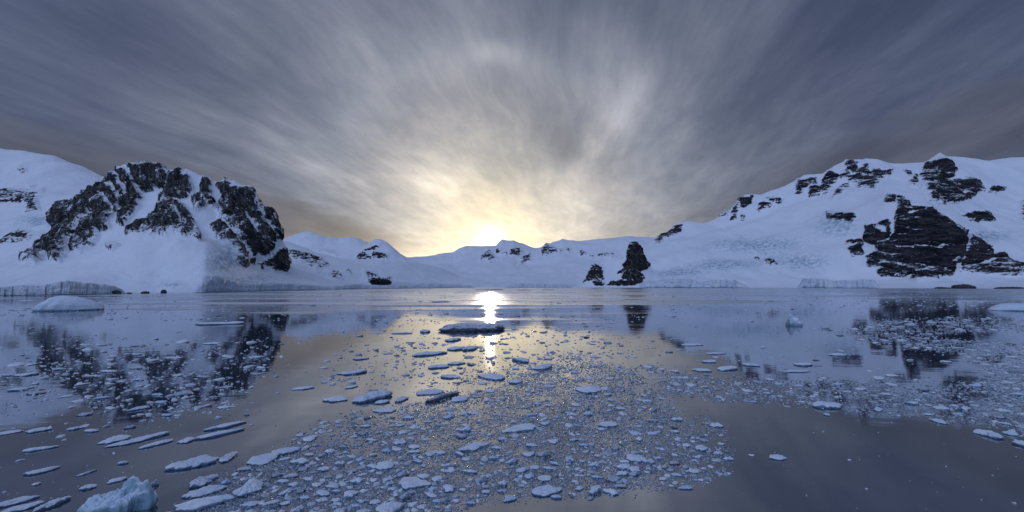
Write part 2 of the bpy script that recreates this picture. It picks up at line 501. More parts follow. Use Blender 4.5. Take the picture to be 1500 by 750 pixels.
def terrain(name, lines, x0, x1, ncol, rows, mat, rocks=(), snows=(), soft=5.0, rock_amp=7.0, snow_amp=1.5, rib=(1.0, 1.0, 1.0), tier=(0.02, 0.02, 0.16), slant=None, unit=1.0,
            seed=0, crev=(), back=(0.35, 0.0), wob=2.5, label=None, knobs=0.0, smooth=0):
    """lines: front to back, each a list of (px, py, depth) with depth None for the waterline"""
    L = []
    for ln in lines:
        pts = []
        for px, py, dep in ln:
            if dep is None:
                X, Y = on_water(px, py); Z = 0.0
            else:
                X, Y, Z = at_depth(px, py, dep)
            pts.append((X / Y, Y, Z))
        pts.sort()
        L.append(np.array(pts))
    a = np.linspace((x0 - 750) / F_PX, (x1 - 750) / F_PX, ncol)
    Ys = [np.interp(a, l[:, 0], l[:, 1]) for l in L]
    Zs = [np.interp(a, l[:, 0], l[:, 2]) for l in L]
    for k in range(1, len(Ys)):          # keep the lines in order, front to back, at the same bearing and elevation
        Yn = np.maximum(Ys[k], Ys[k - 1] + 14.0 * unit)
        Zs[k] = EYE + (Zs[k] - EYE) * Yn / Ys[k]
        Ys[k] = Yn
    kern = np.hanning(2 * max(3, ncol // 60) + 1); kern /= kern.sum()
    hk = len(kern) // 2
    for k in range(len(Ys)):              # round off the corners between traced points, all but the skyline
        el = (Zs[k] - EYE) / Ys[k]
        Ys[k] = np.convolve(np.pad(Ys[k], hk, mode='edge'), kern, 'valid')
        if k < len(Ys) - 1: el = np.convolve(np.pad(el, hk, mode='edge'), kern, 'valid')
        Zs[k] = EYE + el * Ys[k]
    Zs[0][:] = 0.0
    Ys = [Ys[0] - 4.0] + Ys + [Ys[-1] * (1 + back[0] * 0.35), Ys[-1] * (1 + back[0])]
    Zs = [Zs[0] - 4.0] + Zs + [Zs[-1] * 0.70, Zs[-1] * 0.0 - 5]
    Ys, Zs = np.array(Ys), np.array(Zs)
    K = len(Ys)
    rows = [1] + list(rows) + [12, 10]
    rY, rZ = [], []
    for k in range(K - 1):
        p0, p1, p2, p3 = (max(k - 1, 0), k, k + 1, min(k + 2, K - 1))
        for j in range(rows[k]):
            t = j / rows[k]
            def cr(V, kk=k):
                if kk == 0: return V[p1] * (1 - t) + V[p2] * t
                m1 = 0.5 * (V[p2] - V[p0]) * (0.6 if kk > 1 else 0.3)
                m2 = 0.5 * (V[p3] - V[p1]) * 0.6
                if kk == K - 3 - 1 + 0: m2 = 0.15 * (V[p2] - V[p1])
                h = t * t * (3 - 2 * t)
                return (2*t**3 - 3*t**2 + 1) * V[p1] + (t**3 - 2*t**2 + t) * m1 + (-2*t**3 + 3*t**2) * V[p2] + (t**3 - t**2) * m2
            rY.append(Ys[k] * (1 - t) + Ys[k + 1] * t)
            rZ.append(cr(Zs))
    rY.append(Ys[-1]); rZ.append(Zs[-1])
    Y, Z = np.array(rY), np.array(rZ)
    X = Y * a[None, :]
    nr, nc = Y.shape
    P = np.stack([X, Y, Z], -1)
    du = np.gradient(P, axis=1); dv = np.gradient(P, axis=0)
    N = np.cross(du, dv); N /= np.linalg.norm(N, axis=-1)[..., None] + 1e-9
    N[N[..., 2] < 0] *= -1
    Pf, Nf = P.reshape(-1, 3), N.reshape(-1, 3)
    px, py = to_px(Pf[:, 0], Pf[:, 1], Pf[:, 2])
    U = unit
    sp = Pf / U + seed * 31.7
    # ragged edges for the outcrops
    wx = wob * fbm(sp * 0.07, 4) * 2; wy = wob * fbm(sp * 0.07 + 91.3, 4) * 2
    R = np.zeros(len(Pf))
    front = (np.arange(nr)[:, None] * np.ones(nc)[None, :]).reshape(-1) <= sum(rows[:-2]) + 4
    for pl in rocks:
        q = np.asarray(pl)
        b = (px > q[:, 0].min() - 12) & (px < q[:, 0].max() + 12) & (py > q[:, 1].min() - 12) & (py < q[:, 1].max() + 12) & front
        if b.any():
            s = poly_sd(px[b] + wx[b], py[b] + wy[b], pl)
            R[b] = np.maximum(R[b], np.clip(0.5 + s / (2 * soft), 0, 1))
    for pl in snows:
        q = np.asarray(pl)
        b = (px > q[:, 0].min() - 12) & (px < q[:, 0].max() + 12) & (py > q[:, 1].min() - 12) & (py < q[:, 1].max() + 12) & front
        if b.any():
            s = poly_sd(px[b] + wx[b], py[b] + wy[b], pl)
            R[b] = np.minimum(R[b], np.clip(0.5 - s / (1.4 * soft), 0, 1))
    Rs = np.clip(R * 1.3, 0, 1)
    # relief
    rb = np.asarray(rib)
    sq = sp
    if slant:
        c_, s_ = math.cos(slant), math.sin(slant)
        sq = np.stack([sp[:, 0] * c_ + sp[:, 1] * 0.1 + sp[:, 2] * s_, sp[:, 1], -sp[:, 0] * s_ + sp[:, 2] * c_], 1)
    ridg = fbm(sq * rb * 0.045 + 3.1, 5, 0.55, True)
    jag = fbm(sq * rb * 0.16 + 8.7, 4, 0.6, True)
    lump = fbm(sp * np.array([0.016, 0.008, 0.012]) + 5.0, 3, 0.42)
    tier = fbm(sq * np.array(tier) + 44, 4, 0.6)
    d = Rs * (rock_amp * (0.9 * ridg + 0.30 * jag + 0.4 * tier) + rock_amp * 0.35) + snow_amp * 1.8 * lump + (1 - Rs) * snow_amp * 0.16 * fbm(sp * np.array([0.07, 0.02, 0.03]), 3, 0.5)
    ice = np.zeros(len(Pf))
    for cx, cy, rx, ry, amt in crev:     # broken, crevassed ground
        g = np.exp(-(((px - cx) / rx) ** 2 + ((py - cy) / ry) ** 2)) * front
        d = d + g * amt * fbm(sp * np.array([0.12, 0.12, 0.20]), 4, 0.6, True)
        ice = np.maximum(ice, np.clip(g * 1.1, 0, 1))
    taper = np.clip(Pf[:, 2] / (7 * U), 0, 1) ** 0.7
    Pf = Pf + Nf * (d * taper * U)[:, None]
    idx = np.arange(nr * nc).reshape(nr, nc)
    F = np.stack([idx[:-1, :-1], idx[:-1, 1:], idx[1:, 1:], idx[1:, :-1]], -1).reshape(-1, 4)
    o = new_mesh(name, Pf, F, mat)
    for nm, arr in (('rock', R), ('ice', ice)):
        at = o.data.attributes.new(nm, 'FLOAT', 'POINT')
        at.data.foreach_set('value', arr.astype(np.float32))
    tag(o, label, 'mountain', kind='structure')
    return o

ZA = lambda p: zoomed(p, 0, 220, 3.408)
ZB = lambda p: zoomed(p, 220, 220, 3.408)
ZC = lambda p: zoomed(p, 400, 320, 6.25)
ZD = lambda p: zoomed(p, 600, 320, 6.25)
ZE = lambda p: zoomed(p, 1000, 210, 3.408)
ZF = lambda p: zoomed(p, 1240, 210, 3.408)
ZS = lambda p: zoomed(p, 800, 300, 5.0)

# -- far snow slope, left edge
far_left = terrain('mountain', [
    [(-400, 405, 760), (0, 400, 760), (60, 395, 760), (160, 380, 760), (260, 380, 760)],
    [(-400, 345, 1050), (0, 345, 1050), (60, 335, 1050), (160, 320, 1050), (260, 340, 1050)],
    [(-400, 275, 1350), (0, 285, 1350), (60, 280, 1350), (160, 285, 1350), (260, 320, 1350)],
    [(-400, 185, 1700), (-100, 205, 1700), (0, 219, 1700), (33, 223, 1700), (80, 232, 1700), (117, 245, 1700), (143, 256, 1700), (157, 264, 1700), (200, 290, 1700), (260, 330, 1700)],
    ], -260, 235, 300, [30, 50, 60], mountain_mat('distant_snow_slope', 2.0, (0.5, 0.5, 1.3), cover=-0.15),
    rocks=[ZA([(-60, 195), (60, 200), (215, 210), (180, 235), (185, 280), (125, 302), (150, 265), (90, 252), (-60, 255)]),
           ZA([(-60, 470), (0, 455), (90, 405), (140, 420), (215, 430), (80, 468), (0, 484), (-60, 490)]),
           ZA([(-60, 530), (40, 527), (32, 550), (0, 562), (-60, 570)]),
           ZA([(85, 88), (130, 94), (125, 106)]), ZA([(140, 178), (175, 178), (165, 197)])],
    soft=4, rock_amp=3.0, snow_amp=4.0, unit=2.2, seed=1, crev=[(60, 325, 40, 12, 2.0)], label='high blue white snow slope with a few rock bands at the far left')

# -- the rocky massif on the left with the smooth snow dome before it
massif_rocks = [
    ZA([(545, 160), (600, 95), (640, 110), (660, 150), (690, 190), (705, 235), (690, 280), (660, 330), (625, 368), (590, 362), (600, 310), (570, 310), (540, 340), (545, 380),
        (520, 392), (490, 400), (480, 440), (450, 480), (400, 510), (360, 512), (370, 450), (330, 510), (290, 552), (255, 548), (250, 520), (230, 520), (180, 567), (110, 565),
        (112, 540), (170, 500), (200, 460), (260, 430), (300, 380), (270, 360), (265, 330), (290, 280), (330, 268), (370, 290), (400, 245), (450, 212), (500, 190)]),
    ZA([(640, 78), (760, 80), (818, 90), (830, 180), (740, 200), (700, 192), (670, 150)]),
    ZA([(640, 425), (680, 385), (740, 350), (790, 330), (818, 330), (818, 425)]),
    ZB([(-20, 400), (0, 340), (60, 290), (50, 240), (80, 210), (100, 160), (115, 120), (150, 108), (185, 130), (218, 215), (190, 222), (160, 230), (115, 250), (175, 300), (240, 405), (243, 440), (170, 436), (130, 420), (-20, 430)]),
    ZB([(0, 80), (60, 100), (110, 130), (90, 190), (20, 190), (-20, 185)]),
    ZB([(258, 145), (298, 150), (300, 250), (265, 280), (222, 300), (212, 240), (250, 225)]),
    ZB([(300, 225), (318, 250), (308, 285), (285, 270)]),
    ZB([(335, 172), (390, 155), (440, 200), (490, 185), (520, 235), (548, 330), (575, 370), (605, 410), (620, 460), (595, 500), (562, 512), (540, 490), (490, 540), (512, 572), (480, 560), (470, 490), (430, 430), (390, 380), (345, 340), (330, 280), (365, 220)]),
    ZB([(288, 390), (340, 365), (400, 415), (445, 490), (477, 575), (440, 555), (405, 505), (350, 455), (300, 425)]),
    ZB([(520, 560), (580, 540), (610, 500), (660, 485), (692, 560), (664, 603), (600, 602), (540, 590)]),
    ZB([(548, 268), (600, 310), (655, 440), (628, 430), (600, 350), (560, 330)]),
    ZA([(540, 480), (590, 474), (560, 490)]),
]
massif_snows = [
    ZB([(455, 290), (480, 290), (540, 380), (555, 440), (520, 400), (480, 350)]),
    ZB([(395, 230), (410, 225), (440, 300), (480, 400), (500, 470), (470, 420), (420, 330)]) if False else ZB([(600, 450), (640, 455), (650, 480), (610, 480)]),
    ZB([(130, 300), (150, 320), (175, 390), (160, 380), (135, 330)]),
    ZA([(370, 400), (480, 300), (485, 310), (385, 412)]),
    ZA([(350, 440), (362, 440), (360, 520), (345, 520)]),
    ZA([(585, 105), (600, 105), (640, 220), (630, 225)]),
    ZA([(555, 160), (570, 155), (615, 235), (605, 245)]),
    ZA([(515, 215), (525, 212), (585, 290), (578, 300)]),
    ZB([(330, 250), (345, 245), (350, 340), (400, 400), (460, 480), (470, 540), (455, 500), (400, 430), (340, 350)]),
]
massif = terrain('mountain', [
    [(-300, 437, None), (0, 433, None), (100, 432, None), (200, 430, None), (300, 428.5, None), (400, 426, None), (470, 424.3, None), (530, 423, None), (600, 422, None)],
    [(-300, 422, 520), (0, 421, 520), (100, 419, 520), (180, 424, 545), (230, 422, 560), (300, 404, 560), (330, 404, 590), (367, 414, 640), (430, 416, 740), (500, 418, 850), (600, 420, 1100)],
    [(-300, 396, 640), (0, 393, 640), (60, 385, 640), (120, 372, 650), (197, 349, 660), (258, 343, 665), (287, 347, 670), (308, 351, 675), (333, 366, 700), (353, 381, 730), (385, 398, 800), (430, 407, 880), (500, 416, 1000), (600, 420, 1250)],
    [(-300, 392, 690), (0, 389, 690), (60, 381, 700), (120, 366, 705), (197, 347, 720), (258, 341, 720), (287, 346, 720), (308, 350, 730), (333, 356, 740), (353, 368, 760), (385, 392, 830), (430, 402, 900), (500, 414, 1030), (600, 419.5, 1300)],
    [(-300, 384, 800), (-50, 380, 800), (30, 355, 800), (60, 348, 800), (110, 330, 800), (160, 310, 800), (200, 305, 810), (258, 300, 820), (300, 302, 830), (340, 318, 840), (380, 335, 850), (410, 365, 860), (430, 394, 920), (480, 408, 1050), (600, 419.0, 1330)],
    [(-300, 380, 900), (-50, 376, 900), (0, 375, 900), (30, 374, 900), (50, 362, 900), (66, 345, 900), (76, 333, 900), (80, 312, 900), (92, 300, 900), (108, 302, 900), (118, 292, 900), (133, 281, 900), (147, 275, 900), (160, 267, 900), (173, 246, 900), (181, 241, 900),
     (190, 240, 900), (207, 243, 900), (227, 245, 900), (253, 250, 900), (266, 254, 900), (272, 248.5, 900), (290, 255, 900), (307, 262, 900), (322, 266, 900), (333, 267, 900), (342, 262, 900), (347, 265, 900), (357, 271, 900),
     (373, 288, 900), (383, 303, 900), (397, 315, 900), (405, 330, 900), (412, 347, 900), (418, 358, 900), (424, 374, 900), (428, 392, 960), (445, 399, 1020), (480, 407, 1100), (520, 413, 1200), (600, 418.5, 1360)],
    ], -230, 585, 620, [12, 34, 14, 90, 80], mountain_mat('rocky_massif', 1.25, (1.5, 0.15, 0.30), slant=0.50, kk=0.85, cover=-0.09, sl=0.8, sharp=0.30, rock=((0.014, 0.017, 0.021), (0.17, 0.165, 0.15))),
    rocks=massif_rocks, snows=massif_snows, soft=4.0, rock_amp=8.5, snow_amp=3.0, rib=(1.3, 0.2, 0.42), tier=(0.20, 0.02, 0.04), slant=0.50, unit=1.3, seed=2, wob=3.0,
    crev=[(330, 385, 26, 22, 2.2), (360, 410, 60, 9, 2.2), (250, 418, 20, 6, 0.8)], back=(0.5, 0), label='dark rocky massif with snow gullies behind a smooth snow dome')

# -- snow shoulder right of the massif with two outcrops
shoulder = terrain('mountain', [
    [(380, 425.5, None), (480, 423.8, None), (560, 422.6, None), (640, 421.6, None), (700, 421.0, None), (790, 420.6, None), (850, 420.6, None)],
    [(380, 414, 900), (480, 414, 980), (560, 413, 1060), (640, 414, 1230), (700, 417.0, 1400), (790, 419.3, 1560), (850, 420, 1600)],
    [(380, 385, 1100), (440, 388, 1100), (500, 394, 1160), (560, 396, 1250), (620, 400, 1400), (670, 410, 1550), (740, 416.5, 1700), (850, 420, 1800)],
    [(370, 345, 1300), (400, 350, 1300), (417, 353, 1300), (440, 361, 1300), (467, 370, 1320), (500, 377, 1350), (520, 379, 1400), (560, 381, 1450), (595, 383, 1500), (620, 387, 1600), (645, 393, 1700), (670, 403, 1800), (700, 410, 1850), (740, 415, 1900), (800, 419, 1950), (850, 420, 2000)],
    ], 375, 845, 420, [20, 46, 50], mountain_mat('snow_shoulder', 1.8, (0.7, 0.7, 0.7), cover=-0.2),
    rocks=[ZC([(150, 300), (330, 338), (420, 368), (492, 420), (482, 447), (400, 464), (330, 432), (230, 397), (150, 350)]), ZC([(478, 463), (540, 478), (612, 520), (624, 562), (560, 572), (488, 542), (486, 512), (545, 517)]),
           ZC([(628, 518), (680, 472), (702, 517)]), ZC([(830, 478), (870, 508), (960, 543), (1062, 556), (1062, 594), (1040, 644), (890, 644), (878, 588), (826, 552)])],
    soft=3.5, rock_amp=4.5, snow_amp=2.6, unit=1.9, seed=3, wob=1.8, crev=[(430, 417, 60, 4, 1.2)], label='snow covered shoulder sloping down from the massif with black outcrops')

# -- distant white peaks
far_mat = mountain_mat('far_peaks', 5.0, (0.9, 0.9, 0.6), rock=((0.03, 0.033, 0.045), (0.09, 0.075, 0.07)), cover=-0.18, kk=0.8)
dist = terrain('mountain', [
    [(330, 418, 3000), (700, 418, 3000)],
    [(330, 385, 3500), (450, 380, 3500), (530, 384, 3500), (700, 400, 3500)],
    [(330, 372, 4200), (400, 354, 4200), (417, 350, 4200), (428, 346, 4200), (437, 342.5, 4200), (446, 340, 4200), (455, 340.3, 4200), (465, 343, 4200), (477, 348, 4200), (495, 349.6, 4200), (512, 347.8, 4200),
     (525, 348.6, 4200), (540, 354, 4200), (556, 364, 4200), (600, 388, 4200), (700, 410, 4200)],
    ], 340, 690, 260, [40, 60], far_mat, rocks=[ZC([(370, 298), (480, 290), (545, 315), (580, 345), (440, 322)])], soft=3, rock_amp=2, snow_amp=3.5, unit=5, seed=4, wob=1.5,
    label='broad pale snow peak far behind the shoulder')
peak = terrain('mountain', [
    [(480, 415, 2500), (680, 415, 2500)],
    [(480, 390, 2700), (525, 386, 2700), (570, 384, 2700), (620, 390, 2700), (680, 400, 2700)],
    [(480, 402, 3000), (505, 386, 3000), (520, 370, 3000), (530, 361, 3000), (543, 354, 3000), (549, 350.6, 3000), (557, 350.6, 3000), (568, 355.5, 3000), (576, 362, 3000), (586, 371, 3000), (597, 378, 3000), (620, 386, 3000), (680, 400, 3000)],
    ], 484, 670, 200, [30, 60], far_mat, rocks=[ZC([(770, 385), (800, 325), (880, 270), (985, 236), (930, 300), (1000, 322), (1060, 325), (1040, 385)])], snows=[ZC([(860, 330), (920, 290), (900, 350)])],
    soft=3, rock_amp=3, snow_amp=2.5, unit=4.2, seed=5, wob=1.5, label='pointed snow peak with a rock streaked left flank in the distance')

# -- the long range under the sun
rng_mat = mountain_mat('central_range', 4.0, (0.8, 0.8, 0.5), rock=((0.03, 0.032, 0.042), (0.11, 0.085, 0.075)), cover=-0.30, kk=0.8)
crange = terrain('mountain', [
    [(520, 420.4, None), (1100, 420.2, None)],
    [(520, 415, 1900), (640, 415, 1900), (700, 414, 1900), (800, 416, 1900), (1100, 415, 1900)],
    [(520, 404, 2300), (600, 400, 2300), (660, 402, 2300), (740, 406, 2300), (860, 404, 2300), (1100, 400, 2300)],
    [(520, 396, 2800), (600, 390, 2800), (700, 388, 2800), (760, 389, 2800), (830, 386, 2800), (900, 384, 2800), (1100, 390, 2800)],
    [(520, 390, 3500), (570, 380, 3500), (600, 378, 3500), (638, 376, 3500), (650, 373, 3500), (664, 370, 3500), (673, 364, 3500), (682, 361.4, 3500), (700, 361.4, 3500), (716, 360.4, 3500), (727, 359.6, 3500), (732, 353.5, 3500), (736, 350.4, 3500), (742, 351.6, 3500),
     (752, 351.8, 3500), (760, 356.5, 3500), (770, 359, 3500), (784, 363, 3500), (793, 362.2, 3500), (801, 358.2, 3500), (810, 354, 3500), (824, 350.2, 3500), (832, 352.6, 3500), (845, 353.5, 3500), (870, 350.5, 3500), (900, 347.2, 3500), (925, 346.2, 3500), (960, 347.5, 3500), (1000, 350, 3500), (1100, 372, 3500)],
    ], 530, 1080, 620, [14, 30, 40, 70], rng_mat,
    rocks=[ZD([(645, 405), (668, 335), (720, 295), (755, 345), (805, 380), (740, 414), (700, 380)]), ZD([(795, 290), (832, 275), (835, 325), (800, 325)]), ZD([(905, 295), (940, 280), (1000, 278), (1045, 320), (990, 342), (930, 345)]),
           ZD([(995, 420), (1035, 355), (1090, 325), (1105, 390), (1050, 405)]), ZD([(1205, 292), (1260, 235), (1330, 278), (1342, 312), (1300, 345), (1230, 345)]),
           ZD([(1365, 295), (1400, 285), (1360, 345)]), ZD([(1425, 290), (1468, 288), (1450, 312)]), ZD([(380, 365), (445, 315), (420, 352)]), ZD([(840, 320), (890, 310), (880, 345)]),
           ZS([(0, 345), (60, 328), (110, 325), (60, 375), (0, 380)]), ZS([(140, 325), (178, 325), (160, 350)]), ZS([(250, 330), (285, 340), (292, 372), (255, 380)]), ZS([(303, 365), (350, 368), (335, 388)]), ZS([(375, 360), (485, 360), (480, 382), (390, 392)])],
    snows=[], soft=2.6, rock_amp=3.6, snow_amp=4.2, unit=4.0, seed=6, wob=1.6, back=(0.3, 0), label='long snow range under the low sun with brown rock patches')

# -- broad slopes and cliffs on the right
right_rocks = [
    ZF([(255, 345), (330, 318), (420, 322), (500, 368), (560, 408), (605, 438), (603, 480), (578, 575), (550, 578), (548, 612), (520, 640), (430, 662), (300, 667), (180, 662), (158, 642), (158, 620), (108, 615), (102, 578), (150, 548), (158, 508), (210, 488), (240, 450), (248, 398)]),
    ZF([(622, 452), (670, 468), (728, 515), (732, 558), (780, 542), (805, 580), (835, 600), (960, 615), (960, 655), (820, 667), (740, 652), (640, 628), (572, 618), (590, 540)]),
    ZF([(98, 415), (210, 398), (218, 460), (192, 497), (135, 512), (88, 492)]), ZF([(5, 495), (85, 488), (80, 515), (78, 558), (20, 565), (5, 545), (40, 525), (10, 515)]),
    ZF([(370, 148), (400, 108), (460, 86), (520, 88), (540, 160), (490, 180), (600, 176), (655, 195), (684, 238), (640, 247), (560, 240), (637, 262), (560, 293), (480, 298), (415, 272), (408, 240), (388, 215), (378, 180)]),
    ZF([(282, 130), (328, 135), (318, 152), (288, 147)]), ZF([(312, 192), (345, 150), (368, 218), (320, 212)]), ZF([(698, 214), (788, 218), (742, 247), (703, 240)]), ZF([(576, 360), (640, 342), (692, 348), (735, 387), (680, 392), (598, 376)]),
    ZF([(243, 262), (312, 288), (322, 320), (268, 345), (248, 300)]), ZF([(193, 265), (236, 263), (236, 302), (200, 288)]), ZF([(318, 668), (462, 670), (455, 690), (350, 697)]), ZF([(875, 290), (960, 280), (960, 370), (880, 380)]),
    ZE([(698, 182), (730, 136), (785, 158), (742, 200), (720, 247), (636, 274), (638, 228), (690, 220)]), ZE([(786, 150), (828, 126), (828, 162), (790, 168)]), ZE([(818, 95), (870, 98), (862, 138), (828, 120)]),
    ZE([(826, 160), (990, 165), (960, 220), (930, 215), (886, 192), (830, 192)]), ZE([(752, 273), (800, 198), (828, 203), (800, 242)]), ZE([(567, 252), (572, 180), (664, 168), (662, 196), (600, 226), (590, 250)]),
    ZE([(287, 282), (348, 258), (342, 280), (312, 312), (290, 300)]), ZE([(420, 268), (492, 284), (492, 302), (430, 292)]), ZE([(382, 302), (438, 302), (432, 318), (378, 332)]), ZE([(242, 374), (250, 318), (278, 298), (264, 374)]), ZE([(288, 346), (306, 352), (302, 372)]),
    ZE([(716, 350), (800, 342), (868, 353), (842, 392), (800, 376), (718, 370)]), ZE([(402, 602), (440, 574), (464, 612)]), ZE([(190, 356), (225, 335), (215, 352)]), ZE([(355, 572), (375, 575), (370, 592)]),
    ZF([(0, 100), (45, 98), (52, 130), (100, 108), (112, 140), (150, 122), (232, 130), (212, 150), (150, 177), (130, 150), (70, 150), (0, 128)]), ZF([(10, 160), (60, 150), (130, 190), (130, 217), (80, 217), (12, 187)]),
    ZS([(800, 290), (828, 238), (860, 208), (900, 192), (960, 142), (990, 142), (978, 200), (905, 242), (850, 280)]),
]
right_snows = [ZF([(236, 512), (330, 515), (335, 528), (240, 530)]), ZF([(250, 462), (300, 458), (295, 472), (255, 474)]), ZF([(350, 598), (440, 606), (520, 625), (430, 622), (345, 612)]), ZF([(600, 600), (720, 575), (735, 592), (640, 612)]), ZF([(330, 508), (480, 505), (470, 520), (340, 518)]),
               ZF([(160, 400), (205, 430), (200, 455), (150, 440)]), ZF([(300, 345), (400, 328), (395, 338), (310, 355)]), ZF([(515, 560), (560, 555), (560, 580), (530, 578)])]
rightm = terrain('mountain', [
    [(840, 421.0, None), (1000, 421.2, None), (1200, 421.6, None), (1300, 422, None), (1500, 422.6, None), (1900, 424, None)],
    [(840, 420, 1500), (930, 412, 1500), (1000, 410, 1480), (1200, 411, 1400), (1300, 409, 1330), (1360, 410, 1300), (1500, 412, 1230), (1900, 415, 1100)],
    [(840, 419, 1560), (900, 404, 1600), (960, 394, 1640), (1050, 386, 1620), (1120, 380, 1600), (1200, 368, 1540), (1260, 358, 1500), (1290, 378, 1400), (1300, 396, 1355), (1350, 399, 1340), (1400, 390, 1340), (1450, 392, 1340), (1500, 392, 1320), (1900, 400, 1200)],
    [(840, 418, 1600), (900, 396, 1680), (960, 378, 1740), (1050, 360, 1760), (1120, 350, 1760), (1200, 325, 1700), (1260, 302, 1620), (1300, 286, 1560), (1320, 302, 1500), (1360, 305, 1440), (1400, 330, 1430), (1418, 345, 1430), (1450, 352, 1440), (1500, 350, 1440), (1900, 350, 1400)],
    [(840, 417, 1640), (900, 388, 1760), (960, 362, 1860), (1050, 338, 1940), (1120, 318, 1960), (1180, 292, 1960), (1240, 272, 1900), (1300, 268, 1800), (1360, 276, 1720), (1400, 290, 1720), (1450, 300, 1720), (1500, 300, 1720), (1900, 290, 1700)],
    [(840, 416, 1700), (890, 394, 1850), (930, 370, 1980), (955, 354, 2050), (963, 348, 2080), (975, 341, 2100), (988, 330, 2100), (996, 324, 2100), (1030, 324, 2100), (1045, 319, 2100), (1060, 311, 2100), (1080, 297, 2100), (1092, 285, 2100), (1098, 282.5, 2100), (1113, 283, 2100), (1127, 278.5, 2100), (1150, 273, 2100), (1165, 264, 2100),
     (1176, 255, 2100), (1188, 252, 2100), (1204, 253, 2100), (1212, 248, 2100), (1222, 242, 2100), (1240, 237, 2100), (1252, 233, 2100), (1267, 231.5, 2100), (1285, 234, 2100), (1310, 240, 2100), (1333, 241, 2100), (1352, 240, 2100), (1360, 236.5, 2100), (1368, 231, 2100), (1377, 225, 2100), (1386, 230.5, 2100), (1410, 232.5, 2100), (1440, 235, 2100), (1500, 232, 2100), (1600, 227, 2100), (1900, 215, 2100)],
    ], 850, 1830, 900, [14, 60, 90, 60, 60], mountain_mat('right_massif', 2.6, (0.22, 0.22, 1.0), rot=(0, 0.10, 0), cover=-0.17, kk=1.0, sl=0.9, sharp=0.22, rock=((0.010, 0.012, 0.018), (0.11, 0.095, 0.10))),
    rocks=right_rocks, snows=right_snows, soft=3.0, rock_amp=4.6, snow_amp=5.0, rib=(0.7, 0.7, 1.4), unit=2.5, seed=8, wob=2.6,
    crev=[(1110, 360, 70, 12, 1.2), (1170, 385, 40, 12, 1.1), (1225, 330, 30, 16, 1.0), (1060, 390, 50, 9, 1.1), (1450, 345, 30, 8, 1.0), (1000, 398, 40, 6, 0.9)], back=(0.3, 0), label='broad snow slopes with a black banded cliff above the shore on the right')

# -- headland with two rock spires
spires = terrain('headland', [
    [(835, 421.2, None), (1010, 421.3, None)],
    [(835, 420.9, 1420), (850, 419, 1420), (862, 414, 1420), (872, 408, 1420), (882, 412, 1420), (895, 408, 1420), (910, 400, 1420), (928, 395, 1420), (942, 404, 1420), (960, 414, 1420), (1010, 420.5, 1420)],
    [(835, 420.5, 1440), (850, 417.5, 1440), (857, 411.5, 1440), (861, 404, 1440), (865, 394, 1440), (869, 388.5, 1440), (874, 386.6, 1440), (880, 389, 1440), (884, 392, 1440), (892, 390, 1440), (904, 388, 1440), (912, 380, 1440), (917, 372, 1440), (921, 363, 1440), (926, 357, 1440), (930, 355, 1440), (935, 359, 1440), (940, 366, 1440), (942, 374, 1440),
     (946, 384, 1440), (951, 387.5, 1440), (956, 396, 1440), (970, 408, 1440), (985, 416, 1440), (1010, 420.3, 1440)],
    [(835, 420.4, 1475), (857, 414, 1475), (866, 402, 1475), (875, 386, 1475), (885, 381, 1475), (897, 378, 1475), (910, 379, 1475), (925, 381, 1475), (945, 390, 1475), (970, 408, 1475), (1010, 420, 1475)],
    ], 838, 1005, 420, [30, 70, 14], mountain_mat('headland_rock', 2.1, (1.2, 0.2, 0.5), slant=0.6, kk=0.6, cover=-0.03, sharp=0.22, rock=((0.014, 0.016, 0.02), (0.13, 0.12, 0.11))),
    rocks=[ZS([(638, 268), (668, 285), (700, 330), (708, 362), (735, 412), (755, 434), (735, 465), (700, 478), (675, 492), (705, 515), (716, 535), (700, 556), (645, 582), (560, 603), (440, 606), (430, 585), (490, 560), (545, 545), (560, 512), (528, 500), (556, 455), (590, 405), (606, 340), (616, 290)]),
           ZS([(365, 432), (405, 455), (408, 500), (440, 580), (440, 606), (350, 606), (345, 560), (280, 562), (310, 510), (335, 455)])],
    snows=[],
    soft=2.6, rock_amp=2.8, snow_amp=0.8, rib=(1.4, 1.4, 0.9), unit=2.2, seed=9, wob=1.6, back=(0.08, 0), label='black rock headland rising in two spires with snow between')

# ------------------------------------------------------------------ water
wm = water_mat()
S = 9000.0
water = new_mesh('water', [(-S, -600, 0), (S, -600, 0), (S, 9000, 0), (-S, 9000, 0)], [(0, 1, 2, 3)], wm)
tag(water, 'calm dark sea mirroring the sky', 'water', kind='structure')

exec_late = []
# ------------------------------------------------------------------ glacier fronts along the shore
front_mat = ice_mat('glacier_ice', top=(0.80, 0.84, 0.90), side=(0.60, 0.74, 0.86), nscale=0.35, bdist=3.2, tilt=(0.05, 0.55), spec=0.15)

